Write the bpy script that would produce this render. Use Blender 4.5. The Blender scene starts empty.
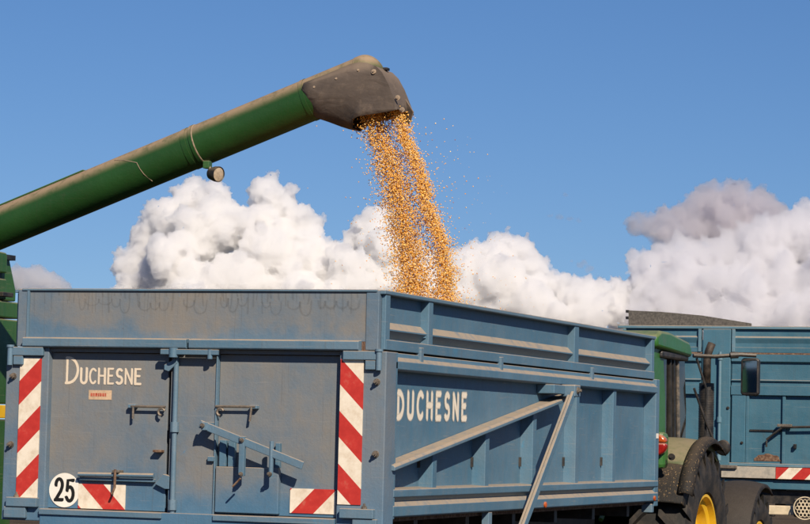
import bpy, bmesh, math, random
import numpy as np
from mathutils import Vector, Matrix, noise as mnoise
rad = math.radians
random.seed(7); rng = np.random.default_rng(7)
sc = bpy.context.scene
COL = sc.collection

# ------------------------------------------------------------------ camera
CAM_F = 2598.5                      # focal length in photo pixels (810 wide)
CAM_C = Vector((5.4337, -14.3199, 1.8025))
CAM_R = ((0.938539748, 0.344364407, 0.0235859215),
         (-0.000717030472, 0.0702760282, -0.997527326),
         (-0.345170431, 0.936202134, 0.0662037656))
cd = bpy.data.cameras.new('camera'); cam = bpy.data.objects.new('camera', cd); COL.objects.link(cam)
r, d, f_ = [Vector(v) for v in CAM_R]
m = Matrix((r, -d, -f_)).transposed().to_4x4(); m.translation = CAM_C
cam.matrix_world = m
cd.sensor_fit = 'HORIZONTAL'; cd.sensor_width = 36.0; cd.lens = CAM_F / 810 * 36
cd.clip_start = 0.1; cd.clip_end = 60000
sc.camera = cam

# ------------------------------------------------------------------ sky + sun
SUN_DIR = Vector((0.80, -1.0, 0.92)).normalized()      # towards the sun
w = bpy.data.worlds.new('World'); sc.world = w; w.use_nodes = True
wn = w.node_tree; wn.nodes.clear()
out = wn.nodes.new('ShaderNodeOutputWorld'); bg = wn.nodes.new('ShaderNodeBackground')
sky = wn.nodes.new('ShaderNodeTexSky'); sky.sky_type = 'NISHITA'; sky.sun_disc = False
sky.sun_elevation = math.asin(SUN_DIR.z); sky.sun_rotation = math.atan2(SUN_DIR.x, SUN_DIR.y)
sky.altitude = 0; sky.air_density = 1.0; sky.dust_density = 0.0; sky.ozone_density = 4.0
tc = wn.nodes.new('ShaderNodeTexCoord'); mp = wn.nodes.new('ShaderNodeMapping')
mp.inputs['Scale'].default_value = (1, 1, 0.9); mp.inputs['Location'].default_value = (0, 0, 0.05)
wn.links.new(tc.outputs['Generated'], mp.inputs['Vector']); wn.links.new(mp.outputs[0], sky.inputs['Vector'])
hs = wn.nodes.new('ShaderNodeHueSaturation'); hs.inputs['Saturation'].default_value = 1.15
wn.links.new(sky.outputs[0], hs.inputs['Color']); tint = wn.nodes.new('ShaderNodeMix'); tint.data_type = 'RGBA'; tint.blend_type = 'MULTIPLY'; tint.inputs[0].default_value = 1.0; tint.inputs[7].default_value = (0.96, 1.03, 1.25, 1)
wn.links.new(hs.outputs[0], tint.inputs[6]); wn.links.new(tint.outputs[2], bg.inputs[0]); wn.links.new(bg.outputs[0], out.inputs[0])
bg.inputs[1].default_value = 0.05
sd = bpy.data.lights.new('sun', 'SUN'); sd.energy = 5.0; sd.angle = rad(0.53); sd.color = (1.0, 0.88, 0.72)
so = bpy.data.objects.new('sun', sd); COL.objects.link(so)
so.rotation_euler = SUN_DIR.to_track_quat('Z', 'Y').to_euler(); so.location = (30, -40, 40)
sc.view_settings.view_transform = 'Standard'; sc.view_settings.look = 'None'
sc.view_settings.exposure = 0.32; sc.view_settings.gamma = 1.0
sc.render.engine = 'CYCLES'
cy = sc.cycles
cy.use_denoising = True
cy.max_bounces = 14; cy.diffuse_bounces = 4; cy.glossy_bounces = 3; cy.transparent_max_bounces = 12; cy.volume_bounces = 14
cy.use_adaptive_sampling = True; cy.adaptive_threshold = 0.01

def ray(px, py):
    return Vector([sum(CAM_R[k][i] * v for k, v in enumerate(((px - 405) / CAM_F, (py - 262) / CAM_F, 1.0))) for i in range(3)])
def at_y(px, py, y):
    d = ray(px, py); return CAM_C + d * ((y - CAM_C.y) / d.y)

# ------------------------------------------------------------------ helpers
class MB:
    def __init__(s): s.v = []; s.f = []
    def add(s, vs, fs):
        o = len(s.v); s.v += [tuple(v) for v in vs]; s.f += [tuple(i + o for i in f) for f in fs]; return s
    def box(s, x0, x1, y0, y1, z0, z1):
        return s.add([(x, y, z) for x in (x0, x1) for y in (y0, y1) for z in (z0, z1)],
                     [(0, 1, 3, 2), (4, 6, 7, 5), (0, 4, 5, 1), (2, 3, 7, 6), (0, 2, 6, 4), (1, 5, 7, 3)])
    def prism(s, poly, axis, a, b):
        """poly: 2D loop; axis 'x': (y,z), 'y': (x,z), 'z': (x,y)"""
        def mk(p, t):
            return {'x': (t, p[0], p[1]), 'y': (p[0], t, p[1]), 'z': (p[0], p[1], t)}[axis]
        n = len(poly)
        return s.add([mk(p, a) for p in poly] + [mk(p, b) for p in poly],
                     [tuple(range(n))[::-1], tuple(range(n, 2 * n))] + [(i, (i + 1) % n, n + (i + 1) % n, n + i) for i in range(n)])
    def bar(s, p, q, wid, thk, up=(0, 0, 1)):
        p = Vector(p); q = Vector(q); d = (q - p).normalized(); u = Vector(up); sd_ = d.cross(u).normalized(); u = sd_.cross(d).normalized()
        a = sd_ * wid / 2; b = u * thk / 2
        return s.add([p - a - b, p + a - b, p + a + b, p - a + b, q - a - b, q + a - b, q + a + b, q - a + b],
                     [(3, 2, 1, 0), (4, 5, 6, 7), (0, 1, 5, 4), (1, 2, 6, 5), (2, 3, 7, 6), (3, 0, 4, 7)])
    def tube(s, pts, r_, n=10, cap=True):
        pts = [Vector(p) for p in pts]; rr = r_ if isinstance(r_, (list, tuple)) else [r_] * len(pts)
        o = len(s.v); prev = None
        for i, p in enumerate(pts):
            d = (pts[min(i + 1, len(pts) - 1)] - pts[max(i - 1, 0)]).normalized()
            if prev is None:
                u = Vector((0, 0, 1)) if abs(d.z) < .9 else Vector((1, 0, 0)); u = (u - d * u.dot(d)).normalized()
            else: u = (prev - d * prev.dot(d)).normalized()
            prev = u; v = d.cross(u)
            for k in range(n):
                a = 2 * math.pi * k / n; s.v.append(tuple(p + (u * math.cos(a) + v * math.sin(a)) * rr[i]))
        for i in range(len(pts) - 1):
            for k in range(n):
                s.f.append((o + i * n + k, o + i * n + (k + 1) % n, o + (i + 1) * n + (k + 1) % n, o + (i + 1) * n + k))
        if cap:
            s.f.append(tuple(o + k for k in range(n))[::-1]); s.f.append(tuple(o + (len(pts) - 1) * n + k for k in range(n)))
        return s
    def revolve(s, prof, origin, axis, n=32, a0=0.0, a1=2 * math.pi):
        """prof: (along, radius)"""
        ax = Vector(axis).normalized(); u = Vector((0, 0, 1)) if abs(ax.z) < .9 else Vector((1, 0, 0))
        u = (u - ax * u.dot(ax)).normalized(); v = ax.cross(u); O = Vector(origin); o = len(s.v)
        full = abs(a1 - a0 - 2 * math.pi) < 1e-6; steps = n if full else n + 1
        for k in range(steps):
            a = a0 + (a1 - a0) * k / n; rd = u * math.cos(a) + v * math.sin(a)
            for t, q in prof: s.v.append(tuple(O + ax * t + rd * q))
        mlen = len(prof)
        for k in range(n):
            k2 = (k + 1) % steps
            for j in range(mlen - 1):
                s.f.append((o + k * mlen + j, o + k * mlen + j + 1, o + k2 * mlen + j + 1, o + k2 * mlen + j))
        return s
    def build(s, name, mat, parent=None, bevel=0.0, smooth=None, solid=0.0):
        me = bpy.data.meshes.new(name); me.from_pydata(s.v, [], s.f)
        bm = bmesh.new(); bm.from_mesh(me); bmesh.ops.recalc_face_normals(bm, faces=bm.faces); bm.to_mesh(me); bm.free()
        ob = bpy.data.objects.new(name, me); COL.objects.link(ob)
        if mat: me.materials.append(mat)
        if parent: adopt(ob, parent)
        if solid:
            sm = ob.modifiers.new('solid', 'SOLIDIFY'); sm.thickness = solid; sm.offset = 0
        if bevel:
            bv = ob.modifiers.new('bevel', 'BEVEL'); bv.width = bevel; bv.segments = 2; bv.limit_method = 'ANGLE'; bv.angle_limit = rad(40)
        if smooth is not None:
            me.polygons.foreach_set('use_smooth', [True] * len(me.polygons))
            me.set_sharp_from_angle(angle=rad(smooth))
        return ob
WL = {}
def wloc(o):
    return WL.get(o.name, Vector((0, 0, 0)))
def adopt(ob, parent):
    ob.parent = parent; ob.matrix_parent_inverse = Matrix.Translation(-wloc(parent))
def thing(name, loc, label, cat, group=None):
    o = bpy.data.objects.new(name, None); COL.objects.link(o); o.location = loc; o.empty_display_size = .3
    WL[o.name] = Vector(loc); o['label'] = label; o['category'] = cat
    if group: o['group'] = group
    return o

# ------------------------------------------------------------------ materials
class NT:
    def __init__(s, name):
        s.m = bpy.data.materials.new(name); s.m.use_nodes = True; s.t = s.m.node_tree; s.t.nodes.clear()
        s.out = s.t.nodes.new('ShaderNodeOutputMaterial')
    def n(s, typ, **kw):
        nd = s.t.nodes.new(typ)
        for k, v in kw.items():
            if hasattr(nd, k): setattr(nd, k, v)
        return nd
    def put(s, sock, v):
        if isinstance(v, bpy.types.NodeSocket): s.t.links.new(v, sock)
        elif v is not None: sock.default_value = v
    def math(s, op, a, b=None, c=None, clamp=False):
        nd = s.n('ShaderNodeMath', operation=op, use_clamp=clamp); s.put(nd.inputs[0], a)
        if b is not None: s.put(nd.inputs[1], b)
        if c is not None: s.put(nd.inputs[2], c)
        return nd.outputs[0]
    def mix(s, fac, a, b, blend='MIX'):
        nd = s.n('ShaderNodeMix', data_type='RGBA', blend_type=blend); s.put(nd.inputs[0], fac); s.put(nd.inputs[6], a); s.put(nd.inputs[7], b); return nd.outputs[2]
    def obj(s, scale=(1, 1, 1), loc=(0, 0, 0)):
        t = s.n('ShaderNodeTexCoord'); mpn = s.n('ShaderNodeMapping'); s.t.links.new(t.outputs['Object'], mpn.inputs[0])
        mpn.inputs['Scale'].default_value = scale; mpn.inputs['Location'].default_value = loc; return mpn.outputs[0]
    def noise(s, vec, scale, detail=6, rough=.6, dist=0):
        nd = s.n('ShaderNodeTexNoise'); s.put(nd.inputs['Vector'], vec); nd.inputs['Scale'].default_value = scale
        nd.inputs['Detail'].default_value = detail; nd.inputs['Roughness'].default_value = rough; nd.inputs['Distortion'].default_value = dist; return nd.outputs[0]
    def ramp(s, v, a, b, lo=0., hi=1.):
        nd = s.n('ShaderNodeMapRange', interpolation_type='SMOOTHSTEP'); s.put(nd.inputs[0], v)
        for i, q in enumerate((a, b, lo, hi)): s.put(nd.inputs[i + 1], q)
        return nd.outputs[0]
    def nz(s):
        g = s.n('ShaderNodeNewGeometry'); x = s.n('ShaderNodeSeparateXYZ'); s.t.links.new(g.outputs['Normal'], x.inputs[0]); return x.outputs[2]
    def xyz(s):
        t = s.n('ShaderNodeTexCoord'); x = s.n('ShaderNodeSeparateXYZ'); s.t.links.new(t.outputs['Object'], x.inputs[0]); return x.outputs
    def principled(s, color, rough=.5, metal=0., bump=None, bstr=.2, bdist=.01, spec=.5, alpha=None, coat=0):
        p = s.n('ShaderNodeBsdfPrincipled'); s.put(p.inputs['Base Color'], color); s.put(p.inputs['Roughness'], rough); s.put(p.inputs['Metallic'], metal)
        s.put(p.inputs['Specular IOR Level'], spec)
        if coat: p.inputs['Coat Weight'].default_value = coat; p.inputs['Coat Roughness'].default_value = .15
        if alpha is not None: s.put(p.inputs['Alpha'], alpha)
        if bump is not None:
            b = s.n('ShaderNodeBump'); b.inputs['Strength'].default_value = bstr; b.inputs['Distance'].default_value = bdist; s.put(b.inputs['Height'], bump)
            s.t.links.new(b.outputs[0], p.inputs['Normal'])
        s.t.links.new(p.outputs[0], s.out.inputs[0]); return s.m

def c4(c): return (c[0], c[1], c[2], 1)
DUST = (0.36, 0.27, 0.18)
def paint(name, base, film=(.25, .2, .16), film_amt=.2, up_amt=.85, rough=.42, seed=0., rust=.55, zfade=None, streaks=.25, scratch=.5, dust=DUST, up0=.22, up1=.62, dents=1.0):
    """worn paint: dust settled on upward faces, a thin dust film, streaks, chips and rust specks"""
    t = NT(name); loc = (seed * 3.1, seed * 1.7, seed * 2.3)
    v = t.obj(loc=loc)
    n1 = t.noise(v, 1.7, 7, .62); n2 = t.noise(v, 14, 6, .65); n3 = t.noise(v, 60, 4, .6)
    vs = t.obj((9, 9, .9), loc); ns = t.noise(vs, 2.2, 5, .6)
    col = t.mix(t.ramp(n1, .35, .7), c4([b * .86 for b in base]), c4([min(1, b * 1.12) for b in base]))
    fl = t.math('MULTIPLY', t.ramp(n1, .25, .62, .55, 1.0), film_amt * 1.15)
    fl = t.math('ADD', fl, t.math('MULTIPLY', t.math('SUBTRACT', n2, .5), .35 * min(1, film_amt * 2)))
    fl = t.math('ADD', fl, t.math('MULTIPLY', t.math('SUBTRACT', ns, .5), streaks))
    if zfade:
        z = t.xyz()[2]; zz = t.math('ADD', z, t.math('MULTIPLY', t.math('SUBTRACT', n1, .5), .55))
        fl = t.math('MULTIPLY', fl, t.ramp(zz, zfade[0], zfade[1], zfade[2], 1.0))
    fl = t.math('MAXIMUM', t.math('MINIMUM', fl, 1.0), 0.0)
    col = t.mix(fl, col, c4(film))
    # chips down to brighter paint where the film is rubbed away
    rub = t.math('MULTIPLY', t.ramp(t.noise(v, 5.5, 8, .72, .6), .62, .7), scratch)
    col = t.mix(rub, col, c4([min(1, b * 1.25) for b in base]))
    # fine speckle, hairline scratches, soft dark stains
    sp = t.math('MULTIPLY', t.ramp(t.noise(v, 130, 3, .6), .60, .72), .30); col = t.mix(sp, col, c4([q * .45 for q in film]))
    sh = t.ramp(t.noise(t.obj((2.2, 2.2, 75), loc), 1.6, 4, .55), .635, .66); col = t.mix(t.math('MULTIPLY', sh, scratch * .5), col, c4([min(1, q * 1.5) for q in film]))
    sv = t.ramp(t.noise(t.obj((60, 60, 1.3), loc), 1.3, 4, .6), .60, .70); col = t.mix(t.math('MULTIPLY', sv, .22), col, c4([q * .4 for q in film]))
    st = t.ramp(t.noise(v, 3.1, 8, .7, .8), .58, .75); col = t.mix(t.math('MULTIPLY', st, .30), col, c4([q * .5 for q in film]))
    ud = t.math('MULTIPLY', t.ramp(t.nz(), up0, up1), t.ramp(n2, .28, .55, .55, 1.0))
    ud = t.math('MULTIPLY', ud, up_amt)
    col = t.mix(ud, col, c4(dust))
    rs = t.math('MULTIPLY', t.ramp(t.noise(v, 23, 5, .7), .70, .75), rust)
    col = t.mix(rs, col, (.09, .035, .018, 1))
    ro = t.math('ADD', rough, t.math('MULTIPLY', t.math('MAXIMUM', fl, ud), .35))
    dent = t.noise(v, 2.6, 2, .5)
    return t.principled(col, ro, 0, t.math('ADD', t.math('ADD', t.math('MULTIPLY', n3, .12), t.math('MULTIPLY', n2, .2)), t.math('MULTIPLY', dent, dents)), .35, .03, spec=.4)

def simple(name, base, rough=.6, metal=0., dust=.35, seed=0., scale=12., bump=.25, var=.25, up=.6, spec=.4, dcol=DUST):
    t = NT(name); v = t.obj(loc=(seed * 2, seed, seed * 3)); n1 = t.noise(v, scale, 7, .62); n2 = t.noise(v, scale * 6, 4, .6)
    col = t.mix(t.ramp(n1, .3, .7), c4([b * (1 - var) for b in base]), c4([min(1, b * (1 + var)) for b in base]))
    d = t.math('MULTIPLY', t.ramp(n1, .38, .72), dust)
    d = t.math('MAXIMUM', d, t.math('MULTIPLY', t.math('MULTIPLY', t.ramp(t.nz(), .2, .7), up), t.ramp(n2, .3, .55, .5, 1)))
    col = t.mix(d, col, c4(dcol))
    return t.principled(col, rough, metal, n2, bump, .004, spec=spec)

def creased_rubber():
    t = NT('boot_rubber'); v = t.obj(); n1 = t.noise(v, 2.6, 6, .6, .4); n2 = t.noise(v, 40, 4, .6); n3 = t.noise(t.obj((3.2, 3.2, 7.5)), 1.4, 3, .5, 1.2)
    col = t.mix(t.ramp(n1, .3, .7), (.062, .048, .040, 1), (.115, .088, .070, 1))
    col = t.mix(t.math('MULTIPLY', t.ramp(t.noise(v, 9, 7, .7), .5, .75), .5), col, (.20, .15, .11, 1))
    col = t.mix(t.math('MULTIPLY', t.ramp(t.nz(), .1, .8), .6), col, (.22, .165, .12, 1))
    return t.principled(col, .72, 0, t.math('ADD', t.math('MULTIPLY', n3, 1.0), t.math('MULTIPLY', n2, .10)), .30, .028, spec=.35)
def muddy():
    t = NT('muddy_black_fender'); v = t.obj(); n1 = t.noise(v, 3.5, 6, .6); n2 = t.noise(v, 55, 3, .6); n3 = t.noise(t.obj((70, 70, 28)), 1.0, 3, .55)
    col = t.mix(t.ramp(n1, .35, .7), (.012, .011, .010, 1), (.028, .022, .017, 1))
    sp = t.math('MULTIPLY', t.ramp(n3, .60, .66), t.ramp(n1, .3, .55))
    col = t.mix(t.math('MULTIPLY', sp, .85), col, (.33, .22, .11, 1))
    col = t.mix(t.math('MULTIPLY', t.ramp(t.nz(), .5, 1.0), .45), col, (.11, .08, .05, 1))
    return t.principled(col, .7, 0, t.math('ADD', n2, t.math('MULTIPLY', sp, 1.5)), .6, .006, spec=.3)
BLUE = (0.032, 0.150, 0.275)
FILM = (0.185, 0.172, 0.155)
M = {}
M['side_blue'] = paint('side_blue_paint', (.036, .152, .255), FILM, .30, .78, seed=1, rust=.35, streaks=.35)
M['rear_blue'] = paint('rear_blue_paint', BLUE, FILM, .80, .9, seed=2, zfade=(1.30, 1.62, .30), scratch=.35, rust=.35, streaks=.3)
M['rear_top'] = paint('rear_top_paint', BLUE, FILM, .84, .9, seed=3, zfade=(2.34, 2.44, .55), scratch=.3, rust=.5)
M['post_blue'] = paint('post_blue_paint', BLUE, FILM, .62, .9, seed=4, zfade=(1.2, 1.9, .55), scratch=.4, rust=.7)
M['trim_blue'] = paint('trim_blue_paint', (.050, .165, .27), FILM, .36, .85, seed=5, rust=.8, up0=.12, up1=.5)
M['steel'] = simple('worn_steel', (.20, .17, .14), .5, .6, .5, 1, 30)
M['rust'] = simple('rusty_steel', (.12, .06, .035), .8, .1, .4, 2, 40)
M['pipe'] = simple('scorched_pipe', (.022, .017, .015), .65, .2, .15, 31, 20, up=.1)
M['black'] = simple('black_iron', (.014, .014, .015), .5, 0, .10, 3, 10, up=.22)
M['tyre'] = simple('tyre_rubber', (.015, .0145, .014), .75, 0, .38, 4, 7, .5, dcol=(.10, .072, .048), up=.15)
M['rim_yellow'] = simple('yellow_rim_paint', (.72, .42, .015), .38, 0, .16, 5, 7, .08, .08, up=.3)
M['green'] = paint('tractor_green_paint', (.011, .115, .014), (.2, .17, .11), .10, .38, rough=.3, seed=6, rust=0, scratch=.2, streaks=.15)
M['dusty_green'] = paint('dusty_green_paint', (.009, .10, .012), (.135, .10, .06), .62, .45, rough=.35, seed=7, rust=0, scratch=.5, up0=.3, up1=.95)
M['auger_green'] = paint('auger_green_paint', (.004, .052, .006), (.10, .085, .05), .07, .95, rough=.5, seed=8, rust=.25, scratch=.1, streaks=.06, dust=(.31, .215, .135), up0=.22, up1=.80)
M['comb_green'] = paint('combine_green_paint', (.008, .085, .013), (.18, .15, .09), .14, .7, rough=.35, seed=9, rust=.1)
M['rubber'] = creased_rubber()
M['teal'] = paint('teal_paint', (.028, .125, .19), (.15, .16, .15), .18, .6, seed=11, rust=.4)
M['teal_trim'] = paint('teal_trim_paint', (.05, .19, .28), (.2, .19, .17), .35, .95, seed=12, rust=.5, up0=.1, up1=.5)
M['mesh_grey'] = simple('grey_screen', (.085, .078, .07), .85, 0, .22, 13, 45, .6, .3, up=.3, dcol=(.17, .14, .11))
M['cream'] = simple('cream_beam_paint', (.62, .52, .36), .5, 0, .3, 14, 12)
M['board_grey'] = simple('grey_board_paint', (.36, .33, .28), .6, 0, .4, 15, 14)
M['white'] = simple('white_plate', (.78, .74, .66), .45, 0, .22, 16, 14, .05, .06)
M['ink'] = simple('black_ink', (.012, .012, .012), .5, 0, .05, 17, 12, .05)
M['letter_gap'] = M['black']
M['amber'] = simple('amber_lens', (.36, .055, .004), .2, 0, .1, 18, 12, .05)
M['red_lens'] = simple('red_lens', (.25, .006, .006), .12, 0, .08, 19, 12, .05)
M['lamp_glass'] = simple('lamp_lens', (.36, .29, .21), .2, 0, .2, 20, 40, .2)
M['sticker'] = simple('sticker_paper', (.55, .38, .24), .6, 0, .3, 21, 20)
M['sticker_ink'] = simple('sticker_ink', (.42, .06, .03), .6, 0, .3, 22, 40)
M['fender_mud'] = muddy()
M['front_mud'] = simple('dusty_black_fender', (.018, .016, .015), .7, 0, .35, 23, 20, .5, dcol=(.08, .06, .042), up=.36)
M['interior'] = simple('cab_interior', (.03, .03, .03), .8, 0, .1, 24, 6)
M['grey_trim'] = simple('grey_frame', (.10, .095, .09), .5, .2, .4, 25, 20)
M['washer'] = simple('dusty_washer', (.27, .20, .14), .7, .1, .3, 26, 40)
M['chrome'] = simple('mirror_glass_back', (.03, .03, .035), .3, 0, .3, 27, 12)

def glass(name, tint=(.22, .25, .25), k=.22):
    t = NT(name); a = t.n('ShaderNodeBsdfTransparent'); a.inputs[0].default_value = c4(tint)
    g = t.n('ShaderNodeBsdfGlossy'); g.inputs['Roughness'].default_value = .06; g.inputs['Color'].default_value = (.8, .8, .8, 1)
    fr = t.n('ShaderNodeFresnel'); fr.inputs[0].default_value = 1.5
    mx = t.n('ShaderNodeMixShader'); t.put(mx.inputs[0], t.math('MAXIMUM', fr.outputs[0], .04)); t.t.links.new(a.outputs[0], mx.inputs[1]); t.t.links.new(g.outputs[0], mx.inputs[2])
    df = t.n('ShaderNodeBsdfDiffuse'); df.inputs[0].default_value = (.2, .16, .12, 1)
    m2 = t.n('ShaderNodeMixShader'); t.put(m2.inputs[0], t.ramp(t.noise(t.obj(), 5, 7, .65), .4, .75, .05, k)); t.t.links.new(mx.outputs[0], m2.inputs[1]); t.t.links.new(df.outputs[0], m2.inputs[2])
    t.t.links.new(m2.outputs[0], t.out.inputs[0]); return t.m
M['glass'] = glass('cab_glass')
def mirror_mat():
    t = NT('mirror_glass'); return t.principled((.35, .36, .37, 1), .06, 1.0)
M['mirror'] = mirror_mat()

def stripes(name, slope, off, period, edge='x'):
    """flat red and white warning print, 45 degree bands in the XZ plane"""
    t = NT(name); x = t.xyz(); v = t.math('ADD', x[0], t.math('MULTIPLY', x[2], slope))
    fr = t.math('FRACT', t.math('DIVIDE', t.math('SUBTRACT', v, off), period))
    k = t.ramp(t.math('ABSOLUTE', t.math('SUBTRACT', fr, .5)), .2475, .2525)
    nz_ = t.noise(t.obj(), 16, 7, .65)
    red = t.mix(t.ramp(nz_, .3, .7), (.40, .028, .022, 1), (.50, .04, .03, 1)); wh = t.mix(t.ramp(nz_, .35, .7), (.74, .66, .54, 1), (.62, .52, .40, 1))
    col = t.mix(k, red, wh); col = t.mix(t.math('MULTIPLY', t.ramp(nz_, .55, .8), .4), col, c4(DUST))
    return t.principled(col, .45, 0, nz_, .05, .002, spec=.3)

def ribbon_mat(name, col, soft, wear, opacity=1.0, scale=40):
    """brushed or sprayed paint: edge softness and wear through transparency"""
    t = NT(name); a = t.n('ShaderNodeAttribute'); a.attribute_name = 'across'
    e = t.math('ABSOLUTE', a.outputs['Fac']); n1 = t.noise(t.obj(), scale, 5, .6)
    e2 = t.math('ADD', e, t.math('MULTIPLY', t.math('SUBTRACT', n1, .5), wear))
    al = t.math('SUBTRACT', 1.0, t.ramp(e2, 1 - soft, 1.0)); al = t.math('MULTIPLY', al, opacity)
    c = t.mix(t.ramp(n1, .3, .7), c4([q * .9 for q in col]), c4(col))
    return t.principled(c, .7, 0, alpha=al, spec=.2)
M['brush_white'] = ribbon_mat('brushed_white_paint', (.72, .60, .46), .25, .55, .95, 60)
M['spray_white'] = ribbon_mat('sprayed_white_paint', (.74, .66, .54), .55, .3, 1.0, 30)
M['grime'] = ribbon_mat('dark_run_marks', (.075, .066, .058), .98, 1.0, .13, 7)
M['seam'] = ribbon_mat('scratch_line', (.46, .36, .22), .3, .3, .9, 40)

def ribbon(name, strokes, width, to3, mat, parent, jitter=0.0, lift=0.0):
    vs, fs, ac = [], [], []
    for si, st in enumerate(strokes):
        pts = [Vector((p[0], p[1])) for p in st[0]] if isinstance(st, tuple) and isinstance(st[1], (int, float)) else [Vector((p[0], p[1])) for p in st]
        wd = width * (1 + jitter * (random.random() - .5) * 2)
        d0 = (pts[0] - pts[1]).normalized(); d1 = (pts[-1] - pts[-2]).normalized()
        pts = [pts[0] + d0 * wd * .5] + pts + [pts[-1] + d1 * wd * .5]
        o = len(vs); n = len(pts)
        for i, p in enumerate(pts):
            d = (pts[min(i + 1, n - 1)] - pts[max(i - 1, 0)]).normalized(); nn = Vector((-d.y, d.x)) * wd / 2
            for k in (-1, -.5, 0, .5, 1):
                vs.append(tuple(to3(p.x + nn.x * k, p.y + nn.y * k, lift + si * .0002)))
                ac.append(1.05 if i in (0, n - 1) else abs(k) * 1.0)
        for i in range(n - 1):
            for k in range(4):
                a = o + i * 5 + k; fs.append((a, a + 1, a + 6, a + 5))
    me = bpy.data.meshes.new(name); me.from_pydata(vs, [], fs); me.materials.append(mat)
    at = me.attributes.new('across', 'FLOAT', 'POINT'); at.data.foreach_set('value', ac)
    ob = bpy.data.objects.new(name, me); COL.objects.link(ob)
    if parent: adopt(ob, parent)
    return ob
def arc(cx, cy, rx, ry, a0, a1, n=10):
    return [(cx + rx * math.cos(rad(a0 + (a1 - a0) * i / n)), cy + ry * math.sin(rad(a0 + (a1 - a0) * i / n))) for i in range(n + 1)]
GL = {
 'D': [[(0, 0), (0, 1)], [(-.04, 1)] + arc(.05, .5, .45, .5, 88, -88, 14) + [(-.04, 0)]],
 'U': [[(0, 1), (0, .3)] + arc(.23, .25, .23, .25, 180, 360, 10) + [(.46, .3), (.46, 1)]],
 'C': [arc(.26, .5, .27, .5, 48, 312, 16)],
 'H': [[(0, 0), (0, 1)], [(.46, 0), (.46, 1)], [(0, .52), (.46, .52)]],
 'E': [[(0, 0), (0, 1)], [(0, 1), (.4, 1)], [(0, .53), (.33, .53)], [(0, 0), (.42, 0)]],
 'S': [arc(.22, .74, .2, .26, 40, 265, 10) + arc(.2, .25, .22, .25, 85, -140, 10)],
 'N': [[(0, 0), (0, 1)], [(0, 1), (.44, 0)], [(.44, 0), (.44, 1)]],
 '2': [[(.02, .72)] + arc(.25, .73, .23, .27, 165, -25, 10) + [(.38, .45), (.04, .06)], [(0, .05), (.5, .05)]],
 '5': [[(.46, .95), (.1, .95), (.06, .5)], [(.05, .5)] + arc(.24, .33, .24, .32, 125, -150, 12)],
}
def word(txt, u0, v0, hs, ws, gap):
    out_ = []; u = u0
    for ch, h, wdt in zip(txt, hs, ws):
        g = GL[ch]; mxw = max(p[0] for s_ in g for p in s_)
        for s_ in g: out_.append([(u + p[0] / mxw * wdt, v0 + p[1] * h) for p in s_])
        u += wdt + gap
    return out_

# ------------------------------------------------------------------ ground
def ground():
    t = NT('field_soil'); v = t.obj(); n1 = t.noise(v, .35, 8, .6); n2 = t.noise(v, 6, 8, .65)
    col = t.mix(t.ramp(n1, .3, .7), (.05, .036, .024, 1), (.09, .066, .042, 1)); col = t.mix(t.ramp(n2, .58, .72), col, (.2, .155, .09, 1))
    mat = t.principled(col, .95, 0, n2, .8, .05, spec=.1)
    mb = MB(); n = 40; ext = [-14000, -4000, -1000, -300, -100] + [-60 + 4 * i for i in range(31)] + [100, 300, 1000, 4000, 14000]
    k = len(ext)
    for y in ext:
        for x in ext:
            z = (mnoise.fractal(Vector((x * .23, y * .23, 1.7)), .6, 2, 4) * .05) if max(abs(x), abs(y)) < 70 else 0
            mb.v.append((x, y, z - .03))
    for j in range(k - 1):
        for i in range(k - 1): mb.f.append((j * k + i, j * k + i + 1, (j + 1) * k + i + 1, (j + 1) * k + i))
    g = mb.build('ground', mat, smooth=180); g['kind'] = 'structure'
ground()

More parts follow.
